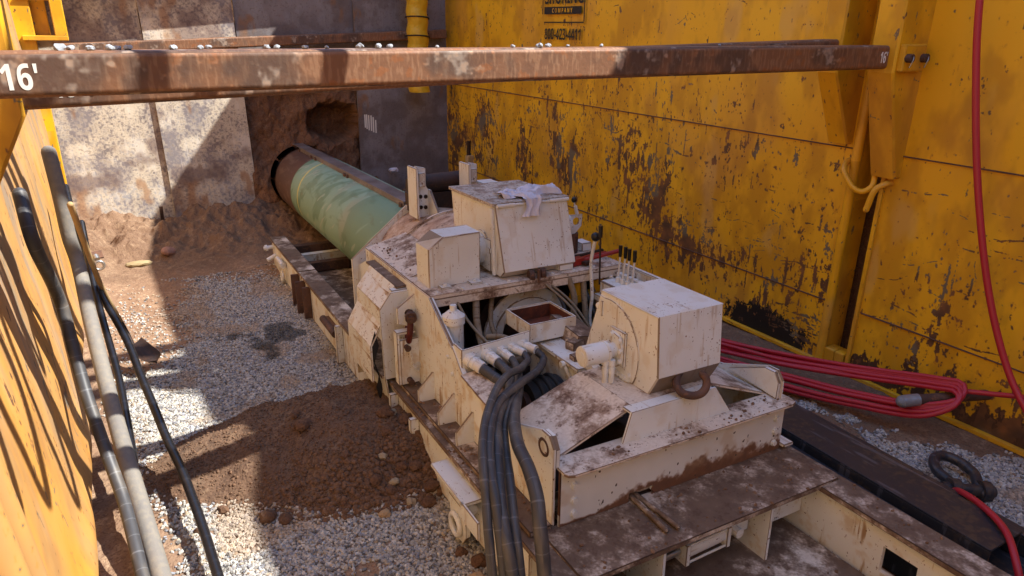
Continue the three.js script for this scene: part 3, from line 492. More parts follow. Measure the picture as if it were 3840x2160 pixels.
{ // ---- track
  const t = rig('boring_track', 'long cream steel track of two rails under the boring machine', 'track');
  for (const s of [-1, 1]) {
    const X = (a, b) => (s < 0 ? [-b, -a] : [a, b]);
    const rail = part(t, 'rail', [bx(...X(0.66, 0.79), 0.05, 0.372, -4.34, 0.0), bx(...X(0.66, 0.79), 0.05, 0.372, -5.8, -4.37)], M.dirty);
    part(rail, 'rail_cap', [bx(...X(0.645, 0.812), 0.372, 0.4, -4.345, 1.4)], s < 0 ? M.deck : M.deck); part(rail, 'rail_cap', [bx(...X(0.645, 0.812), 0.374, 0.402, -5.81, -4.365)], M.deck);
    part(rail, 'rail_web', [cutPlate('x', rect(0.0, 1.4, 0.05, 0.372), s < 0 ? -0.7 : 0.68, 0.02, [rect(0.64, 0.8, 0.14, 0.275)]), bx(...X(0.7, 0.79), 0.05, 0.08, 0, 1.4)], M.dirty);
    for (const [e, b, w] of [[0.87, 0.02, -4.44], [0.88, 0.02, -4.2], [0.86, 0.06, -4.0]]) part(rail, 'joint_plate', [bx(...X(0.79, e), b, 0.36, w, w + 0.025)], M.rust);
    part(rail, 'lock_pin', [cyl(0.03, [s * 0.835, 0.275, -3.36], [s * 0.835, 0.275, -2.97], 14), bx(...X(0.79, 0.85), 0.24, 0.3, -3.34, -3.0)], M.rust);
    part(rail, 'lug', [plate('x', [[-0.70, 0.24], [-0.5, 0.24], [-0.5, 0.1], [-0.54, 0.045], [-0.62, 0.03], [-0.68, 0.09]], s < 0 ? -0.86 : 0.83, 0.025, [[-0.6, 0.12, 0.042]])], M.paint);
    part(rail, 'lug_ring', [ringX(s * 0.872, 0.12, -0.6, 0.055, 0.014)], M.paint);
    part(rail, 'swing_cylinder', [cyl(0.034, [s * 0.845, 0.292, -0.8], [s * 0.845, 0.286, -0.68], 16), cyl(0.029, [s * 0.845, 0.286, -0.69], [s * 0.845, 0.28, -0.48], 16), cyl(0.033, [s * 0.845, 0.281, -0.5], [s * 0.845, 0.279, -0.46], 16)], M.paint);
    part(rail, 'angle_bracket', [bx(...X(0.79, 0.9), 0.325, 0.345, -0.84, -0.44), bx(...X(0.885, 0.9), 0.25, 0.345, -0.47, -0.28)], M.paint);
    for (const w of [-1.3, -1.65, -2.93]) part(rail, 'web_stiffener', [bx(...X(0.79, 0.845), 0.05, 0.36, w - 0.017, w + 0.017)], M.dirty);
    part(rail, 'hose_coupler', [cyl(0.022, [s * 0.79, 0.32, -5.7], [s * 0.9, 0.31, -5.7], 12), cyl(0.035, [s * 0.86, 0.315, -5.7], [s * 0.885, 0.312, -5.7], 8)], M.paint); part(rail, 'hose_coupler', [cyl(0.024, [s * 0.79, 0.24, -5.62], [s * 0.89, 0.2, -5.6], 12)], M.paint); part(rail, 'side_cylinder', [cyl(0.026, [s * 0.83, 0.29, -5.3], [s * 0.83, 0.285, -5.02], 14), cyl(0.032, [s * 0.83, 0.286, -5.06], [s * 0.83, 0.286, -5.02], 6)], M.paint); part(rail, 'lug_ring', [ringX(s * 0.835, 0.15, -5.1, 0.05, 0.012)], M.paint);
  }
  part(t, 'pan_plate', [bx(-0.66, 0.66, 0.07, 0.09, -5.3, 1.4)], M.deck);
  for (const [w, y, h] of [[-5.75, 0.2, 0.09], [-5.52, 0.16, 0.08], [-5.3, 0.1, 0.1]]) part(t, 'cross_beam', [bx(-0.66, 0.66, y, y + h, w - 0.05, w + 0.05)], w === -5.52 ? M.dirty : M.rust);
  part(t, 'spacer_post', [bx(-0.12, -0.04, 0.16, 0.28, -5.6, -5.56)], M.rust); part(t, 'spacer_post', [bx(-0.09, -0.03, 0.09, 0.2, -5.36, -5.24)], M.darkIron);
}
function ringX(x, y, z, r, t) { const g = new THREE.TorusGeometry(r, t, 8, 24); g.rotateY(Math.PI / 2); g.translate(x, y, z); return raw(g); }
function ringZ(x, y, z, r, t) { const g = new THREE.TorusGeometry(r, t, 8, 30); g.translate(x, y, z); return raw(g); }
{ // ---- casing
  const t = rig('steel_casing_pipe', 'green coated steel pipe pushed into the far earth wall', 'pipe'), r = 0.422, v0 = 0.742;
  const pipe = sheet(72, 30, (u, v) => { const a = u * Math.PI * 2; return [r * Math.cos(a), v0 + r * Math.sin(a), mix(-7.33, -2.9, v), u, v * (4.43 / 4.9)]; });
  part(t, 'pipe', flip(pipe), M.coat).geometry.computeVertexNormals();
  part(t, 'inner_sleeve', [cyl(r * 0.95, [0, v0, -9.2], [0, v0, -7.3], 48)], M.rust);
  const arc = (a0, a1) => sheet(24, 1, (u, v) => { const a = mix(a0, a1, u) * Math.PI / 180; return [(r + 0.012) * Math.cos(a), v0 + (r + 0.012) * Math.sin(a), mix(-7.62, -7.39, v), u, v]; });
  for (const [a, b] of [[104, 140], [143, 176], [178, 300], [302, 400], [42, 102]]) { const g = arc(a, b); g.deleteAttribute('uv'); g.computeVertexNormals(); part(t, 'band_segment', boxUV(flip(g)), M.rust); }
  const bar = part(t, 'water_line_channel', [bx(-0.11, 0.03, 1.188, 1.2, -7.6, -3.3), bx(-0.11, -0.098, 1.15, 1.189, -7.2, -3.3), bx(0.018, 0.03, 1.15, 1.189, -7.2, -3.3)], M.barMetal);
  for (const w of [-7.15, -6.5, -6.3, -5.05, -4.95, -3.35]) part(bar, 'weld_clip', [bx(-0.126, -0.108, 1.135, 1.18, w - 0.03, w + 0.03)], M.rust);
}
// ---- the machine
const mc = rig('auger_boring_machine', 'cream auger boring machine with engine boxes, levers and hydraulic motor on the track', 'boring machine');
{
  const A = (c, r, a0, a1, n) => Array.from({ length: n + 1 }, (_, i) => { const a = mix(a0, a1, i / n) * Math.PI / 180; return [c[0] + r * Math.cos(a), c[1] + r * Math.sin(a)]; });
  // front pusher ring and shroud
  part(mc, 'pusher_ring_plate', plate('z', [[-0.66, 0.42], [-0.31, 0.42], ...A([0, 0.742], 0.44, 224, -44, 40), [0.31, 0.42], [0.66, 0.42], [0.66, 0.86], [0.13, 1.296], [-0.13, 1.296], [-0.66, 0.86]], -2.99, 0.03), M.paint);
  const shroud = sheet(40, 12, (u, v) => { const a = mix(10, 170, u) * Math.PI / 180, w = mix(-2.96, -1.75, v), r = mix(0.5, 0.54, ss(-2.75, -2.5, w)); return [r * Math.cos(a), 0.72 + r * Math.sin(a), w, 0.54 * a, w]; });
  part(mc, 'shroud', shroud, M.tan);
  part(mc, 'shroud_rib', [sheetArc(0.553, 32, 148, -2.52, -2.49)], M.dust);
  for (const s of [-1, 1]) part(mc, 'side_deck', [rbx(0.32, 0.015, 0.82, s * 0.51, 1.085, -2.165, 0, 0, -0.25 * s)], M.dust);
  for (const s of [-1, 1]) part(mc, 'front_bulkhead', [plate('z', [[s * 0.655, 0.43], [s * 0.655, 1.045], [s * 0.36, 1.115], [s * 0.36, 0.43]], -2.585, 0.016)], M.dirty);
  for (const s of [-1, 1]) part(mc, 'ring_brace', [plate('x', [[-2.96, 0.43], [-2.96, 0.82], [-2.58, 0.98], [-2.58, 0.43]], s * 0.6 - 0.008, 0.016)], M.dirty);
  part(mc, 'light_block_bulkhead', [cutPlate('z', rect(-0.65, 0.68, 0.43, 1.03), -1.7, 0.02, [])], M.darkIron);  // dark plate added behind the bell housing to block light
  for (const s of [-1, 1]) {
    const X = (a, b) => (s < 0 ? [-b, -a] : [a, b]), u0 = s < 0 ? 0.65 : 0.69;
    const outline = [[-2.57, 0.43], [-2.57, 1.05], [-1.37, 1.05], ...(s < 0 ? [[-1.06, 0.865], [-0.93, 0.755], [-0.64, 0.71]] : [[-1.0, 1.06], [-0.985, 1.03], [-0.985, 0.9], [-0.64, 0.7]]), [-0.43, 0.73], [-0.12, 0.845], [-0.06, 0.845], [-0.025, 0.8], [-0.025, 0.43]];
    const side = part(mc, 'side_plate', plate('x', outline, s * u0 - (s < 0 ? 0.016 : 0), 0.016, [], 0.0048), M.dirty);
    part(side, 'edge_strip', s < 0 ? [rbx(0.03, 0.008, 0.37, -0.655, 0.953, -1.215, 0.545), rbx(0.03, 0.008, 0.19, -0.655, 0.812, -0.99, 0.72)] : [bx(0.685, 0.715, 1.052, 1.066, -1.37, -1.0)], M.paint);
    part(side, 'lug_boss', [ringX(s * (u0 + 0.012), 0.775, -0.1, 0.036, 0.009), cyl(0.03, [s * (u0 + 0.004), 0.775, -0.1], [s * (u0 + 0.014), 0.775, -0.1], 18)], M.rust);
    part(side, 'lug_cheek', [plate('x', [[-0.36, 0.74], [-0.12, 0.842], [-0.06, 0.842], [-0.028, 0.79], [-0.03, 0.71]], s < 0 ? -0.65 : 0.665, 0.022, [], 0.003)], M.paint);
    part(mc, 'foot_flange', [bx(...X(0.665, 0.775), 0.405, 0.43, -1.74, -0.02)], M.deck);
    for (const w of [-1.345, -1.045, -0.805]) part(mc, 'gusset', [plate('z', s < 0 ? [[-0.665, 0.43], [-0.665, 0.595], [-0.675, 0.6], [-0.765, 0.505], [-0.765, 0.43]] : [[0.705, 0.43], [0.77, 0.43], [0.77, 0.5], [0.715, 0.6], [0.705, 0.595]], w - 0.007, 0.014)], M.dirty);
    if (s < 0) part(side, 'stud', [bolt(-0.667, 0.79, -1.12, '-x', 0.011), bolt(-0.667, 0.71, -1.06, '-x', 0.011)], M.paint);
  }
  part(mc, 'waste_plate', [rbx(0.16, 0.014, 0.3, -0.6, 0.748, -0.78, 0.12, 0, 0.12)], M.dust);
  // lifting lugs and idler over the shroud
  for (const s of [-1, 1]) {
    const c = s < 0 ? -0.175 : 0.245;
    const lug = part(mc, 'lifting_lug', [plate('z', [[c - 0.055, 1.2], [c + 0.06, 1.2], [c + 0.055, 1.39], [c + 0.03, 1.43], [c + 0.03, 1.56], [c - 0.035, 1.575], [c - 0.05, 1.55], [c - 0.05, 1.4]], -2.74, 0.05), plate('x', [[-2.72, 1.2], [-2.45, 1.2], [-2.66, 1.4], [-2.72, 1.4]], c + (s < 0 ? 0.045 : 0.045), 0.018), bx(c - 0.07, c - 0.05, 1.2, 1.575, -2.8, -2.62)], M.paint);
    part(lug, 'lug_bolt', [[-0.015, 1.355], [0.025, 1.352], [-0.015, 1.275], [0.022, 1.272]].map(([dx, y]) => bolt(c + dx, y, -2.69, '+z', 0.012)), M.darkIron);
    part(lug, 'saddle_recess', [rbx(0.05, 0.1, 0.03, c - 0.005, 1.48, -2.684)], M.dirty);
    if (s > 0) part(lug, 'wedge_block', [bx(c + 0.06, c + 0.2, 1.36, 1.42, -2.8, -2.64)], M.paint);
  }
  part(mc, 'idler_roller', [cyl(0.075, [-0.13, 1.4, -2.92], [0.24, 1.41, -2.92], 24), cyl(0.055, [-0.2, 1.4, -2.92], [0.3, 1.41, -2.92], 16)], M.darkIron);
  part(mc, 'roller_cradle', [bx(-0.2, 0.3, 1.2, 1.34, -3.0, -2.86)], M.darkIron);
  // spoil chute on the left
  const chute = sub(mc, 'spoil_chute'), prof = [[-0.66, 1.012], [-0.725, 1.008], [-0.748, 0.968], [-0.822, 0.876], [-0.824, 0.778], [-0.9, 0.64], [-0.9, 0.4]];
  for (let i = 0; i < prof.length - 1; i++) {
    const [a, b] = prof[i], [c, d] = prof[i + 1], L = Math.hypot(c - a, d - b) + 0.008;
    part(chute, 'chute_panel', [rbx(L, 0.014, i === 0 ? 0.62 : 0.5, (a + c) / 2, (b + d) / 2, i === 0 ? -2.06 : -2.03, 0, 0, Math.atan2(d - b, c - a), 0.003)], i === 0 ? M.deck : i === 5 ? M.dirty : M.dirty);
  }
  part(chute, 'chute_skirt', [bx(-0.86, -0.7, 0.24, 0.42, -2.3, -2.285), rbx(0.012, 0.3, 0.55, -0.82, 0.3, -2.0, 0, 0, 0.12)], M.dirty);
  part(chute, 'chute_shade_sheet', [sheet(6, 10, (u, v) => [-0.885 + 0.02 * Math.sin(v * 7) + 0.02 * u, mix(0.36, 0.74, v) - 0.1 * u, -1.782 + 0.004 * u])], M.tyre);  // black sheet stands in for the shade inside the open chute
  part(chute, 'chute_floor', [bx(-0.86, -0.66, 0.43, 0.45, -2.28, -1.74)], M.deck);
  part(mc, 'hinge_block', [bx(-0.765, -0.665, 0.955, 1.0, -1.79, -1.735), bolt(-0.735, 0.978, -1.735, '+z', 0.012)], M.paint);
  part(mc, 'outrigger_plate', [plate('z', [[-0.66, 0.43], [-0.84, 0.43], [-0.85, 0.89], [-0.775, 0.99], [-0.66, 0.99]], -1.735, 0.016)], M.paint);
  part(mc, 'shackle_plate', [plate('z', [[-0.66, 0.8], [-0.7, 0.8], [-0.775, 0.83], [-0.775, 0.925], [-0.66, 1.005]], -1.63, 0.022, [[-0.71, 0.89, 0.024]])], M.dirty);
  part(mc, 'latch_bracket', [bx(-0.8, -0.78, 0.44, 0.78, -1.64, -1.58), bx(-0.8, -0.68, 0.765, 0.785, -1.64, -1.58), bx(-0.785, -0.66, 0.44, 0.735, -1.6, -1.575)], M.dirty);
  part(mc, 'latch_bolt', [cyl(0.016, [-0.745, 0.69, -1.58], [-0.745, 0.688, -1.54], 12), bolt(-0.745, 0.688, -1.545, '+z', 0.016), cyl(0.018, [-0.735, 0.47, -1.58], [-0.735, 0.468, -1.53], 12)], M.rust);
  { const ch = sub(mc, 'safety_chain'); const P = [[-0.735, 0.68], [-0.728, 0.655], [-0.724, 0.63], [-0.722, 0.605], [-0.718, 0.58], [-0.712, 0.557], [-0.702, 0.537], [-0.69, 0.53], [-0.68, 0.545], [-0.673, 0.567]]; P.forEach(([x, y], i) => { const g = new THREE.TorusGeometry(0.011, 0.0032, 6, 12); g.scale(0.72, 1.15, 1); g.rotateY(i % 2 ? 1.3 : 0.2); g.rotateZ(i > 6 ? 0.9 : 0.12); g.translate(x, y, -1.555); part(ch, 'chain_link', [raw(g)], M.paint); }); }
  // deck, small cover and engine cover
  part(mc, 'deck_plate', [bx(-0.66, 0.71, 1.035, 1.06, -2.5, -1.37), bx(-0.655, 0.71, 0.985, 1.036, -1.385, -1.368)], M.dust);
  const sc = sub(mc, 'pump_cover');
  part(sc, 'cover_body', [plate('z', [[-0.605, 1.062], [-0.605, 1.29], [-0.515, 1.352], [-0.285, 1.356], [-0.285, 1.062]], -1.7, 0.2, [], 0.0065)], M.paint);
  part(sc, 'cover_top', [rbx(0.112, 0.004, 0.21, -0.562, 1.324, -1.6, 0, 0, 0.6, 0.001), rbx(0.232, 0.004, 0.21, -0.4, 1.358, -1.6, 0, 0, 0.015, 0.001)], M.dust);
  part(sc, 'mount_tab', [bx(-0.56, -0.49, 1.06, 1.072, -1.5, -1.44), bolt(-0.525, 1.072, -1.47, '+y', 0.012)], M.paint); part(sc, 'mount_tab', [bx(-0.37, -0.29, 1.06, 1.072, -1.5, -1.44), bolt(-0.33, 1.072, -1.47, '+y', 0.012)], M.paint);
  const ec = sub(mc, 'engine_cover');
  part(ec, 'cover_body', [plate('x', [[-2.12, 1.08], [-1.47, 1.075], [-1.425, 1.115], [-1.545, 1.49], [-2.18, 1.49]], -0.16, 0.515, [], 0.0065)], M.paint);
  part(ec, 'tread_lid', [bx(-0.175, 0.37, 1.491, 1.512, -2.2, -1.54, 0.004)], M.tread);
  part(ec, 'lid_hinge', [cyl(0.012, [-0.15, 1.496, -1.528], [-0.03, 1.496, -1.528], 12), cyl(0.012, [0.22, 1.496, -1.528], [0.355, 1.496, -1.528], 12)], M.paint); part(ec, 'lid_hinge', [cyl(0.008, [-0.03, 1.496, -1.528], [0.22, 1.496, -1.528], 10)], M.paint);
  part(ec, 'corner_rod', [cyl(0.014, [-0.17, 1.07, -1.53], [-0.17, 1.48, -1.56], 12)], M.paint);
  part(ec, 'arch_trim', [plate('x', [...A([-1.72, 1.2], 0.115, 0, 180, 16), ...A([-1.72, 1.2], 0.098, 180, 0, 16)], -0.172, 0.012)], M.paint);
  part(ec, 'guard_drum', [cyl(0.096, [-0.215, 1.2, -1.72], [-0.165, 1.2, -1.72], 28)], M.paint);
  part(ec, 'side_panel', [bx(-0.176, -0.163, 1.08, 1.28, -1.66, -1.57)], M.paint); part(ec, 'door_latch', [bx(-0.19, -0.176, 1.2, 1.235, -1.585, -1.555)], M.paint);
  part(ec, 'lower_skirt', [bx(0.24, 0.345, 1.06, 1.1, -1.5, -1.43), bx(0.05, 0.06, 1.06, 1.1, -1.5, -1.44)], M.dirty);
  part(mc, 'tow_shackle', [cyl(0.035, [0.0, 1.075, -1.4], [0.03, 1.075, -1.395], 14), cyl(0.035, [0.08, 1.08, -1.4], [0.11, 1.08, -1.395], 14), rbx(0.016, 0.085, 0.02, 0.055, 1.075, -1.37)], M.rust);
  // bell housing under the deck
  const bell = sub(mc, 'bell_housing'), c0 = [0.05, 0.66];
  part(bell, 'flange_ring', [plate('z', A(c0, 0.305, 0, 360, 48), -1.52, 0.02, [[c0[0], c0[1], 0.2]], 0.003), plate('z', A(c0, 0.235, 0, 360, 40), -1.51, 0.026, [[c0[0], c0[1], 0.19]], 0.004)], M.dirty);
  part(bell, 'bell_dish', [plate('z', A(c0, 0.21, 0, 360, 40), -1.6, 0.06)], M.dirty); part(bell, 'bell_drum', [cyl(0.36, [c0[0], c0[1], -1.69], [c0[0], c0[1], -1.525], 44)], M.darkIron);
  for (let i = 0; i < 12; i++) { const a = (i * 27 - 8) * Math.PI / 180; part(bell, 'flange_bolt', [bolt(c0[0] + 0.272 * Math.cos(a), c0[1] + 0.272 * Math.sin(a), -1.5, '+z', 0.014)], M.dirty); }
  // drip tray, gearbox and odds in the open bay
  const tray = sub(mc, 'drip_tray');
  part(tray, 'tray_wall', [bx(-0.24, -0.23, 0.86, 0.95, -1.24, -0.975, 0.002), bx(0.055, 0.065, 0.86, 0.95, -1.24, -0.975, 0.002), bx(-0.24, 0.065, 0.86, 0.95, -1.25, -1.24, 0.002), bx(-0.24, 0.065, 0.84, 0.95, -0.975, -0.963, 0.002)], M.dirty);
  part(tray, 'tray_lining', [bx(-0.23, 0.055, 0.85, 0.862, -1.24, -0.975, 0.001), bx(-0.228, 0.054, 0.862, 0.94, -1.239, -1.236, 0.0005), bx(0.051, 0.054, 0.862, 0.94, -1.236, -0.976, 0.0005)], std({ map: T_bareRust, color: 0xffb890, roughness: 0.7 }));
  part(mc, 'gearbox', [bx(-0.15, 0.16, 0.45, 0.8, -1.12, -0.6, 0.01), bx(-0.17, 0.18, 0.8, 0.822, -1.13, -0.59, 0.004)], M.dirty);
  part(mc, 'gearbox_cover', [rbx(0.16, 0.09, 0.3, 0.06, 0.845, -0.98, 0.1, 0, -0.2), rbx(0.09, 0.05, 0.06, -0.03, 0.845, -0.83, 0, 0.3, 0), rbx(0.14, 0.012, 0.09, -0.1, 0.832, -1.06), cyl(0.012, [-0.06, 0.82, -0.86], [-0.06, 0.875, -0.86], 10), cyl(0.01, [-0.1, 0.82, -0.68], [-0.1, 0.85, -0.68], 8), rbx(0.05, 0.03, 0.05, -0.11, 0.835, -0.7)], M.deck);
  part(mc, 'link_rod', [cyl(0.012, [-0.17, 0.8, -0.72], [-0.13, 0.58, -0.56], 10), cyl(0.018, [-0.19, 0.8, -0.72], [-0.15, 0.8, -0.72], 12), rbx(0.05, 0.03, 0.05, -0.22, 0.62, -0.66)], M.dirty);
  part(mc, 'arch_guard', [plate('x', [...A([-0.62, 0.6], 0.26, 95, 20, 14), ...A([-0.62, 0.6], 0.22, 20, 95, 14)], -0.12, 0.05)], M.paint);
  part(mc, 'drive_drum', [cyl(0.12, [-0.4, 0.62, -0.72], [-0.2, 0.62, -0.72], 32)], M.tyre); for (const u of [-0.34, -0.29, -0.24]) part(mc, 'drum_rib', [ringX(u, 0.62, -0.72, 0.12, 0.016)], M.tyre); part(mc, 'drum_hub', [cyl(0.07, [-0.43, 0.62, -0.72], [-0.4, 0.62, -0.72], 20)], M.rust);
  part(mc, 'bay_floor', [bx(-0.65, 0.68, 0.4, 0.42, -1.7, -0.03)], M.darkIron);
  const fl = sub(mc, 'oil_filter'); part(fl, 'filter_can', [cyl(0.055, [-0.585, 0.55, -1.22], [-0.585, 0.955, -1.22], 24)], M.paint); part(fl, 'filter_head', [cyl(0.064, [-0.585, 0.94, -1.22], [-0.585, 0.985, -1.22], 24), cyl(0.062, [-0.585, 0.985, -1.22], [-0.585, 1.012, -1.22], 24, 0.03), hexb(0.02, [-0.585, 1.01, -1.22], [-0.585, 1.045, -1.22])], M.paint);
  part(mc, 'manifold_plate', [plate('z', [[-0.655, 0.74], [-0.655, 0.885], [-0.25, 0.918], [-0.25, 0.84]], -0.965, 0.012), bx(-0.66, -0.645, 0.74, 0.89, -1.06, -0.955)], M.paint);
  for (const [k, pts, r] of [[0, [[-0.36, 0.98, -1.4], [-0.4, 0.86, -1.3], [-0.42, 0.76, -1.15], [-0.36, 0.72, -1.05], [-0.3, 0.75, -0.97]], 0.022], [1, [[-0.38, 0.82, -1.2], [-0.32, 0.83, -1.14], [-0.26, 0.8, -1.06], [-0.24, 0.78, -0.97]], 0.018], [2, [[-0.5, 1.03, -1.4], [-0.46, 0.9, -1.3], [-0.4, 0.8, -1.15], [-0.34, 0.74, -1.0]], 0.009], [3, [[0.3, 0.55, -1.3], [0.28, 0.75, -1.32], [0.3, 0.9, -1.34], [0.28, 1.02, -1.38]], 0.02], [4, [[0.4, 0.55, -1.32], [0.38, 0.8, -1.33], [0.4, 1.02, -1.4]], 0.02], [5, [[0.1, 1.02, -1.38], [0.2, 0.9, -1.25], [0.28, 0.75, -1.15]], 0.008], [6, [[0.12, 1.03, -1.4], [0.24, 0.9, -1.28], [0.33, 0.72, -1.15]], 0.008]]) part(mc, 'oil_line', [tube(pts, r, 30, 8)], M.oldHose);
  part(mc, 'yellow_pump', [cyl(0.05, [0.4, 0.86, -1.45], [0.4, 0.99, -1.45], 18), cyl(0.05, [0.56, 0.86, -1.46], [0.56, 0.99, -1.46], 18), rbx(0.26, 0.05, 0.08, 0.48, 0.86, -1.44)], M.yellow);
  // hydraulic controls
  const vb = sub(mc, 'control_valve'); part(vb, 'valve_block', [bx(0.49, 0.68, 0.9, 0.99, -1.34, -1.05, 0.01), ...[-1.3, -1.25, -1.2, -1.15, -1.1].map((w) => cyl(0.022, [0.62, 0.98, w], [0.62, 1.03, w], 14)), bx(0.46, 0.69, 0.86, 0.9, -1.36, -1.03)], M.dirty);
  [[-1.258, 0], [-1.213, 0.006], [-1.164, -0.002], [-1.118, 0.004]].forEach(([w, dx]) => { const lv = part(mc, 'control_lever', [cyl(0.0065, [0.575, 1.0, w], [0.58 + dx, 1.165, w], 10), cyl(0.017, [0.575, 0.985, w], [0.575, 1.02, w], 12)], M.paint); part(lv, 'lever_grip', [cyl(0.0105, [0.58 + dx, 1.155, w], [0.58 + dx, 1.228, w], 12, 0.0125)], M.black); });
  { const lv = part(mc, 'gear_lever', [tube([[0.42, 0.62, -1.3], [0.415, 0.75, -1.325], [0.42, 0.9, -1.318], [0.42, 1.12, -1.342], [0.42, 1.27, -1.31]], 0.011, 30, 10)], M.paint); part(lv, 'lever_ball', [raw(new THREE.SphereGeometry(0.029, 20, 14)).translate(0.42, 1.292, -1.306)], M.black); part(lv, 'lever_boot', [cyl(0.03, [0.42, 0.6, -1.3], [0.42, 0.7, -1.315], 14, 0.02)], M.dirty); }
  { const lv = part(mc, 'clutch_lever', [cyl(0.006, [0.42, 1.0, -1.244], [0.42, 1.31, -1.256], 8)], M.darkIron); part(lv, 'lever_grip', [cyl(0.0125, [0.42, 1.3, -1.255], [0.42, 1.372, -1.258], 12, 0.0145)], M.black); }
  const th = sub(mc, 'throttle_assembly');
  part(th, 'fan_drum', [cyl(0.085, [0.36, 1.26, -1.76], [0.5, 1.26, -1.76], 28)], M.paint); part(th, 'throttle_plate', [plate('z', [[0.5, 1.33], [0.61, 1.325], [0.605, 1.25], [0.545, 1.19], [0.525, 1.2], [0.525, 1.26]], -1.75, 0.012, [[0.562, 1.285, 0.027]])], M.paint);
  part(th, 'throttle_lever', [cyl(0.012, [0.57, 1.33, -1.74], [0.555, 1.39, -1.745], 12), cyl(0.005, [0.555, 1.38, -1.745], [0.548, 1.415, -1.75], 8)], M.paint); part(th, 'lever_ball', [raw(new THREE.SphereGeometry(0.02, 16, 12)).translate(0.548, 1.432, -1.75)], M.black);
  part(th, 'stand_can', [cyl(0.045, [0.55, 1.06, -1.77], [0.55, 1.2, -1.77], 22)], M.rust);
  // rear frame
  const rp = sub(mc, 'rear_plate');
  part(rp, 'plate_face', [plate('z', [[-0.63, 0.415], [-0.258, 0.415], [-0.258, 0.462], [-0.117, 0.462], [-0.122, 0.44], [-0.104, 0.415], [0.72, 0.415], [0.72, 0.69], [-0.63, 0.69]], -0.03, 0.02, [], 0.005)], M.rear);
  part(rp, 'top_lip', [plate('y', [[-0.635, -0.1], [-0.635, 0.02], [-0.625, 0.04], [-0.6, 0.05], [0.7, 0.05], [0.735, 0.035], [0.745, 0.0], [0.745, -0.1]], 0.69, 0.014)], M.dust);
  for (const x of [-0.563, 0.668]) for (const y of [0.605, 0.531, 0.463]) part(rp, 'hex_bolt', [bolt(x, y, -0.01, '+z', 0.015, 0.014)], M.paint);
  part(rp, 'side_tab', [bx(0.72, 0.79, 0.43, 0.448, -0.08, 0.02, 0.008)], M.paint);
  part(mc, 'guard_plate', [plate('z', [[-0.278, 0.704], [-0.236, 0.85], [0.262, 0.855], [0.372, 0.704]], -0.065, 0.014), bx(-0.24, 0.26, 0.838, 0.852, -0.12, -0.06)], M.paint);
  part(mc, 'roof_slope', [rbx(0.46, 0.016, 0.42, -0.41, 0.765, -0.31, 0, 0, 0.36)], M.dust); part(mc, 'roof_slope', [rbx(0.46, 0.016, 0.42, 0.49, 0.768, -0.31, 0, 0, -0.36)], M.dust); part(mc, 'roof_top', [bx(-0.21, 0.29, 0.836, 0.85, -0.52, -0.1)], M.dust);
  part(mc, 'rear_sill', [bx(-0.63, 0.7, 0.43, 0.45, -0.2, -0.03)], M.deck);
  // winch cover, hydraulic motor, hook
  const wb = sub(mc, 'winch_cover');
  part(wb, 'cover_body', [plate('x', [[-0.56, 1.243], [-0.13, 1.243], [-0.108, 0.955], [-0.165, 0.852], [-0.5, 0.852], [-0.68, 0.9]], -0.06, 0.39, [], 0.0065)], M.paint);
  part(wb, 'cover_top', [bx(-0.063, 0.333, 1.243, 1.249, -0.562, -0.127, 0.002)], std({ map: T_paint, roughness: 0.35, bumpMap: B_dent, bumpScale: 0.006 }));
  part(wb, 'round_side_plate', [plate('x', [...A([-0.48, 0.98], 0.24, 100, -30, 24), [-0.3, 0.857], [-0.52, 0.857], [-0.66, 0.9], [-0.56, 1.22]], -0.069, 0.011, [], 0.003)], M.paint);
  part(wb, 'cover_clip', [bx(-0.078, -0.06, 1.12, 1.2, -0.545, -0.53), bolt(-0.06, 1.16, -0.58, '-x', 0.014)], M.paint);
  [[0.87, -0.4], [0.868, -0.375], [0.866, -0.35], [0.864, -0.325], [0.868, -0.3], [0.89, -0.295]].forEach(([y, w]) => part(wb, 'rim_bolt', [bolt(-0.069, y, w, '-x', 0.012)], M.paint));
  const hm = sub(mc, 'hydraulic_motor'), Y = 1.0, W = -0.387;
  part(hm, 'motor_body', [cyl(0.052, [-0.285, Y, W], [-0.15, Y, W], 32), cyl(0.055, [-0.165, Y, W], [-0.15, Y, W], 32), cyl(0.036, [-0.15, Y, W], [-0.1, Y, W], 24)], M.paint);
  part(hm, 'end_cap', [cyl(0.05, [-0.289, Y, W], [-0.284, Y, W], 32), cyl(0.024, [-0.292, Y, W], [-0.288, Y, W], 20)], M.paint);
  for (let i = 0; i < 7; i++) { const a = i * 0.9 + 0.3; part(hm, 'cap_recess', [cyl(0.0075, [-0.2905, Y + 0.037 * Math.sin(a), W + 0.037 * Math.cos(a)], [-0.2885, Y + 0.037 * Math.sin(a), W + 0.037 * Math.cos(a)], 12)], M.dirty); }
  part(hm, 'motor_flange', [plate('x', [[W - 0.03, Y + 0.085], [W + 0.03, Y + 0.075], [W + 0.05, Y + 0.02], [W + 0.05, Y - 0.05], [W + 0.015, Y - 0.085], [W - 0.04, Y - 0.08], [W - 0.05, Y]], -0.1, 0.022), bx(-0.085, -0.07, Y - 0.08, Y + 0.1, W - 0.06, W + 0.06)], M.paint);
  for (const [dy, dw] of [[0.075, -0.02], [0.06, 0.045], [0.01, 0.055], [-0.045, 0.052], [-0.06, -0.02], [0.02, -0.05]]) part(hm, 'flange_bolt', [bolt(-0.098, Y + dy, W + dw, '-x', 0.011, 0.014)], M.paint);
  for (const [u, w] of [[-0.165, -0.36], [-0.14, -0.345]]) part(hm, 'feed_pipe', [cyl(0.014, [u, 0.79, w], [u, 0.95, w], 14), cyl(0.018, [u, 0.9, w], [u, 0.93, w], 6), cyl(0.017, [u, 0.945, w], [u, 0.97, w], 14)], M.paint);
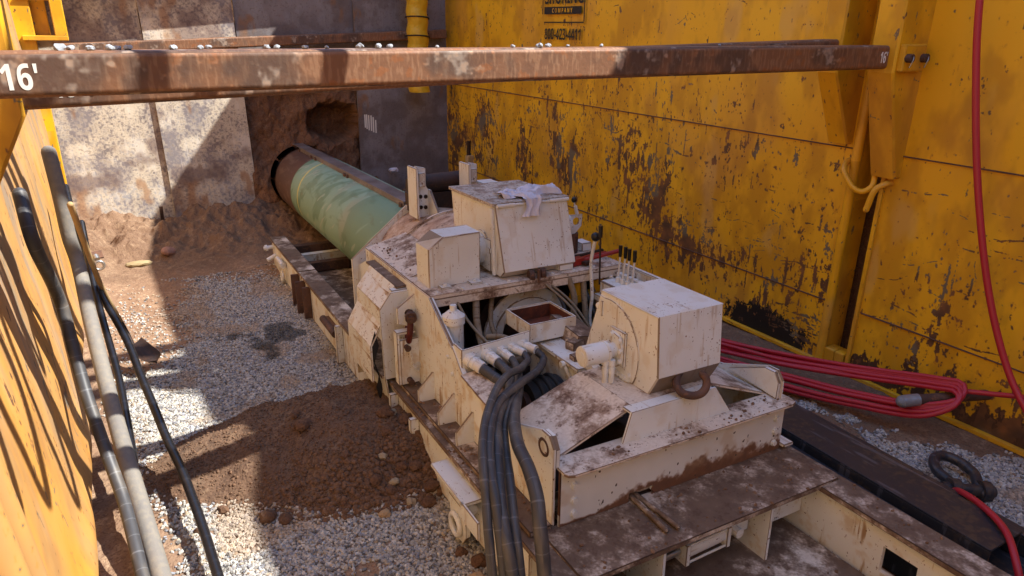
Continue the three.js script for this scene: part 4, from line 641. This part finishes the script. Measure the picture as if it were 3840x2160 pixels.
  part(mc, 'tow_hook', [tube([[0.13, 0.965, -0.13], [0.08, 0.94, -0.12], [0.05, 0.905, -0.095], [0.05, 0.88, -0.055], [0.085, 0.872, -0.02], [0.13, 0.878, -0.01], [0.165, 0.9, -0.02], [0.175, 0.93, -0.035], [0.165, 0.95, -0.05]], 0.019, 50, 12)], M.rust);
  // sliding platform at the end
  const pl = sub(mc, 'end_platform');
  part(pl, 'platform_deck', [bx(-0.72, 0.77, 0.384, 0.412, -0.04, 0.315)], M.deck);
  for (const u of [-0.7, -0.305, 0.335, 0.7]) part(pl, 'divider_plate', [bx(u - 0.009, u + 0.009, 0.07, 0.385, 0.0, 0.305, 0.002)], M.dirty);
  part(pl, 'platform_base', [bx(-0.7, 0.71, 0.05, 0.07, -0.05, 0.31)], M.deck); part(pl, 'back_plate', [bx(-0.69, 0.69, 0.072, 0.384, 0.0, 0.012)], M.darkIron);
  part(pl, 'filler_block', [bx(0.36, 0.68, 0.18, 0.31, 0.12, 0.2)], M.dirty);
  const cy = sub(mc, 'dog_cylinder'); part(cy, 'barrel', [cyl(0.042, [-0.1, 0.245, 0.2], [0.13, 0.255, 0.2], 24)], M.paint); part(cy, 'end_block', [bx(-0.125, -0.1, 0.19, 0.3, 0.15, 0.25)], M.paint); part(cy, 'end_block', [bx(0.12, 0.145, 0.2, 0.31, 0.15, 0.25)], M.paint); part(cy, 'clevis', [bx(0.145, 0.29, 0.22, 0.3, 0.18, 0.215), cyl(0.024, [0.2, 0.25, 0.2], [0.2, 0.25, 0.25], 14)], M.paint);
  part(cy, 'tie_rod', [cyl(0.006, [-0.12, 0.29, 0.24], [0.14, 0.3, 0.24], 8), cyl(0.006, [-0.12, 0.2, 0.24], [0.14, 0.21, 0.24], 8)], M.paint); part(cy, 'piston_rod', [cyl(0.018, [-0.24, 0.24, 0.2], [-0.12, 0.245, 0.2], 14)], M.steel); part(cy, 'feed_hose', [tube([[-0.11, 0.3, 0.2], [-0.08, 0.335, 0.2], [0.0, 0.34, 0.17], [0.03, 0.38, 0.1]], 0.012, 20, 8)], M.paint);
  const lines = [[[-0.2, 0.99, -1.5], [-0.28, 0.8, -1.34], [-0.2, 0.66, -1.2], [-0.16, 0.7, -1.12]], [[0.2, 1.0, -1.55], [0.26, 0.84, -1.4], [0.22, 0.7, -1.28], [0.16, 0.66, -1.1]], [[0.52, 0.98, -1.5], [0.5, 0.8, -1.36], [0.42, 0.66, -1.22], [0.3, 0.6, -1.05]], [[0.6, 0.9, -1.2], [0.52, 0.78, -1.05], [0.46, 0.7, -0.9], [0.4, 0.62, -0.75]], [[0.56, 0.9, -1.12], [0.5, 0.75, -0.98], [0.42, 0.66, -0.85], [0.3, 0.6, -0.7]], [[-0.6, 0.9, -1.5], [-0.5, 0.74, -1.36], [-0.42, 0.66, -1.2], [-0.38, 0.6, -1.0]], [[-0.54, 0.78, -0.98], [-0.5, 0.7, -1.08], [-0.42, 0.62, -1.2], [-0.3, 0.55, -1.3]], [[0.45, 1.0, -1.52], [0.44, 0.86, -1.38], [0.47, 0.7, -1.3], [0.5, 0.52, -1.2]]];
  lines.forEach((pts, i) => part(mc, 'oil_line', [tube(pts, i % 3 ? 0.012 : 0.016, 26, 8)], i % 2 ? M.rubber : M.oldHose));
  for (let i = 0; i < 9; i++) part(mc, 'deck_bolt', [bolt(-0.6 + i * 0.155, 1.06, -1.405, '+y', 0.009, 0.008)], M.dirty);
  const scuff = (x, y, L, a) => part(mc, 'paint_scuff', [rbx(L, 0.005, 0.0012, x, y, -1.438 - (y - 1.115) * 0.32 + 0.0175, -0.31, 0, a, 0)], M.darkIron);
  [[0.045, 1.19, 0.03, 0.8], [0.065, 1.215, 0.022, 0.8], [0.085, 1.24, 0.018, 0.9], [0.02, 1.165, 0.014, 0.7], [0.2, 1.2, 0.012, 1.5], [0.16, 1.22, 0.008, 1.2]].forEach((q) => scuff(...q));
}
{ // mud trodden and spilt over the rig's ledges
  const g = new THREE.IcosahedronGeometry(1, 0), zones = [[-0.81, -0.66, 0.4, -1.75, -0.05, 900], [-0.76, -0.67, 0.43, -1.7, -0.1, 260], [-0.7, 0.75, 0.412, -0.02, 0.31, 520], [-0.64, -0.2, 1.09, -2.6, -1.75, 260], [-0.62, 0.7, 0.704, -0.08, 0.04, 160], [0.65, 0.81, 0.4, 0.3, 1.3, 160], [-0.6, 0.65, 0.09, 0.32, 1.3, 300]];
  const m = new THREE.InstancedMesh(g, std({ map: T_soil, roughness: 0.95, flatShading: true }), 2560), d = new THREE.Object3D(), c = new THREE.Color(); let n = 0;
  for (const [x0, x1, y, z0, z1, k] of zones) for (let i = 0; i < k; i++) {
    const s = 0.0015 + 0.008 * Math.pow(rnd(), 4), x = rr(x0, x1), z = rr(z0, z1); if (nz(x * 9, z * 5, 851, 3) < 0.44) continue;
    d.position.set(x, y + s * 0.4, z); d.rotation.set(rr(0, 6), rr(0, 6), 0); d.scale.set(s * rr(0.8, 1.4), s * rr(0.6, 1), s); d.updateMatrix(); m.setMatrixAt(n, d.matrix); const q = rr(0.5, 0.95); m.setColorAt(n, c.setRGB(q, q * 0.92, q * 0.86)); n++;
  }
  m.count = n; m.name = 'mud_crumbs'; shade(m); m.userData = { kind: 'stuff', label: 'dry mud crumbs scattered over the ledges of the boring machine', category: 'mud' }; onRig(m); scene.add(m);
}
// ------------------------------------------------------------------ loose things on and round the rig
const rigOne = (name, label, cat, geos, mat, group) => onRig(one(name, label, cat, geos, mat, group));
{ // hydraulic hoses from the manifold, over the side plate and down
  const L = [
    ['hydraulic hose plugged next to the drip tray, looping widest', 0.021, M.rubber, [[-0.295, 0.85, -0.95], [-0.27, 0.845, -0.9], [-0.223, 0.8, -0.85], [-0.303, 0.792, -0.75], [-0.465, 0.835, -0.6], [-0.557, 0.878, -0.5], [-0.734, 0.878, -0.38], [-0.836, 0.869, -0.25], [-0.915, 0.846, -0.12], [-0.968, 0.793, 0.0], [-0.991, 0.742, 0.08], [-1.013, 0.642, 0.16], [-1.03, 0.35, 0.3], [-1.02, 0.04, 0.75]]],
    ['hydraulic hose with tan cover crossing over the others', 0.019, M.rubber, [[-0.36, 0.845, -0.95], [-0.335, 0.84, -0.88], [-0.335, 0.82, -0.82], [-0.397, 0.834, -0.75], [-0.5, 0.89, -0.61], [-0.61, 0.926, -0.52], [-0.7, 0.92, -0.45], [-0.785, 0.901, -0.36], [-0.868, 0.88, -0.25], [-0.945, 0.855, -0.12], [-1.0, 0.8, 0.0], [-1.02, 0.73, 0.06], [-1.05, 0.627, 0.14], [-1.07, 0.3, 0.28], [-1.08, 0.04, 0.7]]],
    ['hydraulic hose from the middle manifold fitting', 0.02, M.rubber, [[-0.425, 0.84, -0.95], [-0.41, 0.825, -0.87], [-0.44, 0.827, -0.75], [-0.542, 0.853, -0.55], [-0.69, 0.83, -0.38], [-0.752, 0.8, -0.3], [-0.836, 0.767, -0.12], [-0.884, 0.739, 0.0], [-0.932, 0.667, 0.12], [-0.96, 0.6, 0.2], [-0.98, 0.3, 0.35], [-0.96, 0.04, 0.8]]],
    ['thick hydraulic hose second from the filter', 0.026, M.rubber, [[-0.51, 0.835, -0.95], [-0.49, 0.82, -0.85], [-0.498, 0.812, -0.72], [-0.591, 0.84, -0.54], [-0.738, 0.847, -0.36], [-0.806, 0.839, -0.27], [-0.87, 0.822, -0.14], [-0.937, 0.756, 0.0], [-0.984, 0.685, 0.12], [-1.0, 0.6, 0.2], [-1.0, 0.3, 0.36], [-1.0, 0.05, 0.85]]],
    ['thick hydraulic hose nearest the filter, hanging apart from the bundle', 0.028, M.rubber, [[-0.61, 0.825, -0.95], [-0.575, 0.8, -0.86], [-0.53, 0.77, -0.74], [-0.52, 0.82, -0.6], [-0.607, 0.83, -0.45], [-0.701, 0.825, -0.3], [-0.791, 0.821, -0.1], [-0.826, 0.805, 0.05], [-0.857, 0.753, 0.17], [-0.887, 0.658, 0.25], [-0.89, 0.35, 0.36], [-0.86, 0.04, 0.8]]]];
  for (const [lab, r, m, pts] of L) {
    const t = rig('hydraulic_hose', lab, 'hose', 'hydraulic hoses of the boring machine'); part(t, 'hose', [tube(pts, r, 110, 12)], m);
    const a = V3(...pts[0]), b = V3(...pts[1]), d = b.clone().sub(a).normalize(), at = (k) => a.clone().addScaledVector(d, k).toArray();
    part(t, 'fitting', [cyl(r * 1.55, at(-0.02), at(0.018), 6), cyl(r * 1.2, at(0.01), at(0.09), 16), cyl(r * 1.3, at(0.03), at(0.045), 16)], M.paint);
  }
}
const shackle = (t, pin, mat, s, k) => { // bow in local x-y, pin across
  part(t, 'bow', [tube([[-0.036 * s, 0.03 * s, 0], [-0.036 * s, 0, 0], [-0.05 * s, -0.05 * s, 0], [-0.03 * s, -0.1 * s, 0], [0, -0.115 * s, 0], [0.03 * s, -0.1 * s, 0], [0.05 * s, -0.05 * s, 0], [0.036 * s, 0, 0], [0.036 * s, 0.03 * s, 0]], 0.014 * s, 40, 10)], mat);
  part(t, 'pin', [cyl(0.015 * s, [-0.065 * s, 0.02 * s, 0], [0.07 * s, 0.02 * s, 0], 14), cyl(0.026 * s, [-0.052 * s, 0.02 * s, 0], [-0.028 * s, 0.02 * s, 0], 16), cyl(0.026 * s, [0.028 * s, 0.02 * s, 0], [0.052 * s, 0.02 * s, 0], 16)], pin);
};
{ const t = rig('shackle', 'red painted shackle hanging on the machine side plate', 'shackle'); shackle(t, M.rust, M.shackleRed, 1.35); const g = new THREE.Vector3(-0.705, 0.862, -1.6).applyEuler(RIG.e).add(RIG.p); t.position.copy(g); t.rotation.set(0.1, 1.25, 0.06); }
{ const t = thing('shackle', 'black steel shackle lying on the grey gravel', 'shackle'); shackle(t, M.blackSteel, M.blackSteel, 2.15); t.position.set(3.93, 0.06, -1.5); t.rotation.set(-Math.PI / 2 + 0.12, 0, 2.55); }
{ // rag on the lid
  const fold = (u, v, s) => nz(u * 9 + s, v * 4, 801, 3), drop = (e) => ss(0, 0.14, e) * ss(1, 0.86, e);
  const f = (u, v) => { const x = mix(-0.05, 0.355, u) + 0.012 * Math.sin(v * 7), w = 0.1 + 0.05 * fold(u, 0, 3), cz = -1.735 + 0.035 * Math.sin(u * 6.5 + 0.6) + 0.03 * u, z = cz + (v - 0.5) * w * 1.4 + 0.012 * Math.sin(u * 23);
    const y = 1.5155 + drop(v) * (0.012 + 0.034 * Math.abs(Math.sin(u * 7 + v * 2.4)) * fold(u, v, 0) + 0.03 * fold(u * 1.7, v * 2, 9) * ss(0.35, 0.8, u)) + 0.003 * Math.sin(v * 31 + u * 9); return [x, y, z, u, v]; };
  const g2 = (u, v) => { const L = u * 0.31, k = 0.2, d = Math.max(0, L - k), side = mix(0.01, 0.125, v) + 0.045 * Math.sin(u * 2.6) - 0.03 * u, wav = Math.sin(v * 13 + u * 4) + 0.6 * Math.sin(v * 23 - u * 7);
    const z = L < k ? mix(-1.72, -1.522, L / k) : -1.512 + 0.28 * d, y = L < k ? 1.526 + 0.03 * fold(u * 1.3, v * 1.5, 5) * drop(v) : 1.534 - d * 0.97; return [side + 0.008 * Math.sin(u * 17 + v * 3), y + (L < k ? 0.004 * wav : 0), z + (L < k ? 0 : 0.007 * wav + 0.006), u, v]; };
  const t = rig('towel', 'crumpled white towel draped over the engine cover lid', 'towel'); part(t, 'cloth', [raw(boxUV(sheet(80, 30, f))), raw(boxUV(sheet(50, 30, g2)))], M.cloth);
}
{ // tools on the deck
  const t = rig('bolt_cutter', 'red handled bolt cutter lying on the deck behind the engine cover', 'tool'); part(t, 'handle', [tube([[0.44, 1.085, -1.49], [0.55, 1.1, -1.48], [0.72, 1.125, -1.458]], 0.014, 20, 10)], M.redTool); part(t, 'handle', [tube([[0.44, 1.085, -1.52], [0.56, 1.085, -1.56], [0.7, 1.085, -1.58]], 0.013, 20, 10)], M.redTool); part(t, 'jaw', [rbx(0.1, 0.045, 0.06, 0.41, 1.087, -1.495, 0, 0.2, 0)], M.redTool); part(t, 'blade', [rbx(0.07, 0.025, 0.04, 0.47, 1.078, -1.46, 0, 0.3, 0)], M.darkIron);
  rigOne('pry_bar', 'black bar lying on the deck beside the red bolt cutter', 'bar', [tube([[0.42, 1.078, -1.6], [0.56, 1.082, -1.61], [0.7, 1.09, -1.62]], 0.015, 16, 10)], M.black);
  rigOne('steel_block', 'cream steel block on the deck under the throttle', 'block', [bx(0.62, 0.7, 1.061, 1.12, -1.86, -1.74, 0.006)], M.paint);
  const b = rig('spray_can', 'white and blue spray can lying beside the levers', 'can'); part(b, 'can', [cyl(0.024, [0.6, 0.985, -1.46], [0.6, 0.985, -1.38], 20)], M.white); part(b, 'print_band', [cyl(0.0244, [0.6, 0.985, -1.45], [0.6, 0.985, -1.425], 20)], std({ color: 0x2c4f86, roughness: 0.5 })); part(b, 'cap', [cyl(0.02, [0.6, 0.985, -1.38], [0.6, 0.985, -1.355], 16, 0.01), cyl(0.006, [0.6, 0.985, -1.355], [0.6, 0.985, -1.34], 10)], M.white); part(b, 'shelf_clip', [bx(0.57, 0.63, 0.945, 0.962, -1.46, -1.38)], M.dirty);
  for (const [a, c] of [[[-0.215, 0.43, -0.1], [-0.19, 0.43, 0.245]], [[-0.232, 0.43, -0.1], [-0.25, 0.43, 0.24]]]) rigOne('rusty_rod', 'short dirt-caked rod poking from the notch onto the platform', 'rod', [tube([a, [mix(a[0], c[0], 0.5) + 0.004, 0.43, mix(a[2], c[2], 0.5)], c], 0.0125, 16, 8)], M.deck, 'rods under the rear plate');
}
// ------------------------------------------------------------------ hoses, shovel and bracket by the left wall
{
  const H = (name, label, r, m, pts) => one(name, label, 'hose', [tube(pts, r, 140, 14)], m, 'hoses along the left wall');
  H('wall_hose', 'thick dusty grey hose leaning on the left wall', 0.043, M.dustyHose, [[-0.229, 1.682, -5.254], [-0.219, 1.418, -5.212], [-0.217, 1.13, -5.205], [-0.2, 0.986, -5.176], [-0.18, 0.698, -4.726], [-0.146, 0.434, -4.16], [-0.116, 0.29, -3.736], [-0.084, 0.182, -3.349], [-0.055, 0.098, -2.95], [-0.035, 0.06, -2.677], [0.0, 0.055, -1.9]]);
  H('wall_hose', 'grey hose with pale bands lying closest to the wall surface', 0.029, M.rubber, [[-0.306, 1.73, -3.743], [-0.288, 1.55, -3.604], [-0.27, 1.25, -3.877], [-0.259, 1.106, -3.953], [-0.241, 0.842, -3.837], [-0.224, 0.674, -3.719], [-0.188, 0.458, -3.547], [-0.152, 0.29, -3.35], [-0.135, 0.194, -3.132], [-0.125, 0.122, -2.961], [-0.106, 0.05, -2.743], [-0.08, 0.045, -2.0]]);
  H('wall_hose', 'thin glossy black hose with pale bands, farthest from the wall', 0.024, M.blackHose, [[-0.217, 1.25, -6.351], [-0.2, 1.106, -6.013], [-0.159, 0.866, -5.673], [-0.112, 0.674, -5.376], [-0.037, 0.53, -5.051], [0.002, 0.446, -4.832], [0.027, 0.374, -4.57], [0.063, 0.29, -4.239], [0.095, 0.218, -3.927], [0.129, 0.17, -3.661], [0.147, 0.134, -3.413], [0.16, 0.098, -3.208], [0.17, 0.074, -2.849], [0.18, 0.05, -2.576], [0.2, 0.04, -1.9]]);
  H('wall_hose', 'black hose squeezed between the two grey hoses', 0.022, M.blackHose, [[-0.148, 1.082, -5.817], [-0.144, 0.77, -5.437], [-0.122, 0.554, -5.074], [-0.093, 0.386, -4.611], [-0.087, 0.29, -4.214], [-0.087, 0.218, -3.842], [-0.1, 0.17, -3.501], [-0.112, 0.122, -3.271], [-0.11, 0.086, -2.997], [-0.098, 0.05, -2.738], [-0.07, 0.04, -2.0]]);
  // unseen hoses added over the high struts to cast streaks on the left wall
  [[1.0, -1.55, 2.85], [1.3, -1.85, 2.95], [1.5, -2.25, 2.8], [1.2, -2.75, 3.0]].forEach(([x, z, yb], i) => one('added_slung_hose', ['added unseen black hose slung over the high struts, nearest the left wall', 'added unseen black hose slung over the high struts, second from the left wall', 'added unseen black hose slung over the high struts, third from the left wall', 'added unseen black hose slung over the high struts, farthest from the left wall'][i], 'hose', [tube([[x + 0.1, 5.45, -2.85], [x + 0.06, 4.95, mix(z, -2.85, 0.3)], [x - 0.04, 4.2, z + 0.06], [x + 0.05, 3.5, z - 0.05], [x, yb + 0.1, z], [x + 0.04, yb, z + 0.1], [x + 0.08, yb + 0.15, z + 0.2], [x - 0.02, 3.7, z + 0.3], [x + 0.06, 4.5, z + 0.22], [x + 0.02, 5.1, mix(z, -2.85, 0.3) + 0.1], [x + 0.05, 5.45, -2.8]], 0.032, 120, 10)], M.blackHose, 'added shadow-casting hoses slung over the high struts'));
  const s = thing('shovel', 'shovel with wooden handle leaning on the hoses, blade in the gravel', 'shovel');
  part(s, 'handle', [tube([[-0.15, 1.5, -4.5], [-0.096, 0.708, -5.383], [-0.024, 0.272, -5.8]], 0.017, 24, 10)], M.wood); part(s, 'socket', [tube([[-0.03, 0.29, -5.79], [0.0, 0.19, -5.74], [0.03, 0.1, -5.62]], 0.018, 16, 10)], M.darkIron);
  part(s, 'blade', [sheet(10, 12, (u, v) => { const w = 0.085 * (v < 0.75 ? 1 : Math.sqrt(Math.max(0, 1 - ((v - 0.75) / 0.25) ** 2))) , a = (u - 0.5) * 2; return [0.025 + v * 0.13 + a * w * 0.75, 0.14 - v * 0.09 + 0.025 * a * a, -5.64 + v * 0.24 - a * w * 0.6]; })], M.darkIron);
  const p = thing('anchor_bracket', 'small rusty plate with grey shackle at the foot of the left wall', 'bracket'); part(p, 'plate', [rbx(0.22, 0.02, 0.14, -0.19, 0.13, -8.3, 0.3, 0.1, 0)], M.rust); part(p, 'ring', [cyl(0.03, [-0.15, 0.15, -8.22], [-0.14, 0.12, -8.18], 14), raw(new THREE.TorusGeometry(0.045, 0.014, 8, 20)).translate(-0.13, 0.06, -8.15)], M.steel);
}
// ------------------------------------------------------------------ things by the right wall
{
  const coil = []; // flat coil of red hose whose end loop hangs on a pipe stub
  const c = thing('red_hose_coil', 'coil of red hose looped over the taped pipe stub by the right wall', 'hose');
  for (let i = 0; i < 6; i++) {
    const k = i - 2.5, o = k * 0.012 + 0.008 * Math.sin(i * 2.3), q = 0.02 * Math.sin(i * 3.7);
    part(c, 'hose_turn', [tube([[3.75 + o, 0.05 + 0.012 * i, -4.1 - o * 2], [4.0 + o * 1.5 + q, 0.09 + 0.012 * i + 0.012 * Math.sin(i * 5), -3.45], [4.17 + o + q, 0.13 + 0.012 * i + 0.01 * Math.sin(i * 4), -2.95], [4.33 + o * 0.8, 0.21 + 0.012 * i, -2.45], [4.43 + o * 0.6, 0.31 + 0.012 * i, -2.0], [4.45 + o, 0.335 + 0.01 * i, -1.87], [4.4 + o, 0.29 + 0.008 * i, -1.83], [4.3 + o, 0.17 + 0.014 * i, -1.95], [4.16 + o * 1.2 - q, 0.09 + 0.014 * i, -2.35], [4.0 + o * 1.4 - q, 0.06 + 0.016 * i, -2.75], [3.8 + o, 0.05 + 0.014 * i, -3.3], [3.66 + o, 0.04 + 0.012 * i, -3.9]], 0.0165, 110, 8)], M.red);
  }
  const s = thing('pipe_stub', 'rusty pipe stub with duct tape wrapped round its end', 'pipe'); part(s, 'pipe', [cyl(0.034, [4.27, 0.245, -2.03], [4.7, 0.29, -1.78], 16)], M.rust); part(s, 'tape_wrap', [cyl(0.04, [4.2, 0.235, -2.07], [4.29, 0.247, -2.02], 14), raw(new THREE.SphereGeometry(0.039, 12, 8)).translate(4.2, 0.235, -2.07)], M.tape);
  one('red_hose', 'red hose hanging down the right wall from above', 'hose', [tube([[4.55, 5.5, -2.5], [4.53, 3.6, -2.4], [4.5, 2.635, -2.314], [4.5, 2.094, -2.208], [4.5, 1.531, -2.06], [4.5, 0.962, -1.862], [4.49, 0.6, -1.68], [4.47, 0.43, -1.55], [4.4, 0.15, -1.2], [4.2, 0.05, -0.6]], 0.02, 90, 12)], M.red);
  one('red_hose', 'red hose running from the coil to the lower right wall', 'hose', [tube([[4.45, 0.33, -1.9], [4.52, 0.36, -1.75], [4.58, 0.42, -1.5], [4.6, 0.45, -1.1], [4.55, 0.3, -0.6]], 0.0165, 50, 10)], M.red);
  one('red_hose', 'red hose arching over the end of the black steel beams', 'hose', [tube([[3.75, 0.06, -1.5], [3.6, 0.18, -1.42], [3.5, 0.27, -1.35], [3.42, 0.31, -1.22], [3.3, 0.32, -1.05], [3.17, 0.27, -0.93], [3.1, 0.05, -0.8]], 0.0165, 50, 10)], M.red);
  // black beams stacked beside the track
  const ch = (name, lab, x0, x1, y0, y1, z0, z1) => { const t = thing(name, lab, 'steel beam', 'black steel channels beside the track'); t.position.set(0, 0, 0); const e = 0.014; part(t, 'web', [bx(x0, x1, y1 - e, y1, z0, z1, 0.003)], M.blackSteel); part(t, 'flange', [bx(x0, x0 + e, y0, y1 - e, z0, z1, 0.003)], M.blackSteel); part(t, 'flange', [bx(x1 - e, x1, y0, y1 - e, z0, z1, 0.003)], M.blackSteel); t.rotation.y = -0.03; return t; };
  ch('steel_channel', 'black steel channel at the bottom of the stack beside the track', 2.92, 3.42, 0.02, 0.16, -4.2, -0.98); ch('steel_channel', 'black steel channel with the wide flat web on top', 3.1, 3.37, 0.165, 0.3, -4.3, -1.12); ch('steel_channel', 'narrow black steel channel lying against the track rail', 2.91, 3.08, 0.165, 0.25, -4.2, -1.38); ch('steel_channel', 'black steel channel lying nearest the gravel', 3.385, 3.45, 0.165, 0.27, -4.1, -1.06);
}
{ // ventilation duct
  const t = thing('ventilation_duct', 'yellow spiral ventilation duct hanging in the far corner', 'duct'), x = 4.07, z = -9.28;
  part(t, 'sleeve', [raw(sheet(40, 90, (u, v) => { const a = u * 6.2832, y = mix(1.6, 5.3, v), k = 0.135 + 0.012 * nz(u * 9, y * 7, 821, 3) - 0.01 * Math.cos((y * 4.2 - u) * 6.283); return [x + k * Math.cos(a), y, z + k * Math.sin(a), u * 0.85, y]; }))], M.duct);
  for (let i = 0; i < 14; i++) { const pts = []; for (let k = 0; k <= 20; k++) { const a = k / 20 * 6.2832; pts.push([x + 0.157 * Math.cos(a), 1.83 + i * 0.238 + 0.02 * Math.sin(a) + k / 20 * 0.06, z + 0.157 * Math.sin(a)]); } part(t, 'wire_band', [tube(pts, 0.009, 40, 6, false)], M.ink); }
}
{ // painted lettering on the far right panel
  const wr = (txt, z, y, h, ws) => { const m = part(pf, 'painted_lettering', letters(txt, h, ws, 0.001), M.ink); m.position.set(RW - 0.024, y, z); m.rotation.y = -Math.PI / 2; return m; };
  wr('800-423-4411', -6.67, 2.395, 0.115, 0.72); wr('SHORING', -6.66, 2.78, 0.15, 0.78);
  const line = (z0, z1, y0, y1) => part(pf, 'painted_frame', [bx(RW - 0.025, RW - 0.023, y0, y1, z0, z1, 0)], M.ink);
  line(-7.03, -6.28, 2.51, 2.522); line(-6.285, -6.27, 2.525, 3.1); line(-7.07, -7.055, 2.6, 3.1); line(-7.03, -6.33, 2.6, 2.675);
  const m = part(pf, 'painted_lettering', letters('C O M P A N Y', 0.045, 0.95, 0.001), M.yellow); m.position.set(RW - 0.0265, 2.638, -6.68); m.rotation.y = -Math.PI / 2;
}
// small things at the far end
one('red_crate', 'red slatted plastic crate behind the idler roller', 'crate', [0, 1, 2, 3, 4].map((i) => bx(3.78 + i * 0.05, 3.81 + i * 0.05, 0.1, 0.56, -8.5, -8.46, 0.004)).concat([bx(3.78, 4.02, 0.5, 0.56, -8.52, -8.44), bx(3.78, 4.02, 0.05, 0.12, -8.52, -8.44)]), M.red);
{ const t = thing('timber_stake', 'split timber stake with dark rod standing by the right wall', 'stake'); part(t, 'stake', [rbx(0.1, 1.1, 0.06, 4.16, 0.35, -8.0, 0, 0.3, -0.05)], M.wood); part(t, 'rod', [cyl(0.025, [4.18, 0.0, -8.1], [4.2, 1.08, -8.05], 10)], M.darkIron); }
one('rag', 'crumpled pale rag against the dark steel plate', 'rag', [rock(0.06, 0.7, 91).translate(3.72, 0.5, -9.5)], M.cloth);
one('steel_peg', 'steel peg driven in front of the mud-stained plate', 'peg', [rbx(0.04, 0.5, 0.03, 0.62, 0.06, -9.52, 0, 0, -0.04)], M.darkIron);
one('flat_stone', 'long pale yellow stone on the sunlit soil at the far end', 'stone', [rock(0.11, 0.34, 95).scale(1.2, 1, 0.55).translate(0.24, gh(0.24, -8.4) + 0.02, -8.4)], std({ color: 0x9a8864, roughness: 0.9, bumpMap: B_soil, bumpScale: 0.01 }));
one('pink_stone', 'pinkish rounded stone beside the long yellow stone', 'stone', [rock(0.08, 0.7, 97).translate(0.56, gh(0.56, -8.6) + 0.04, -8.6)], std({ color: 0x9c7868, roughness: 0.9, bumpMap: B_soil, bumpScale: 0.01 }));

renderer.render(scene, camera);
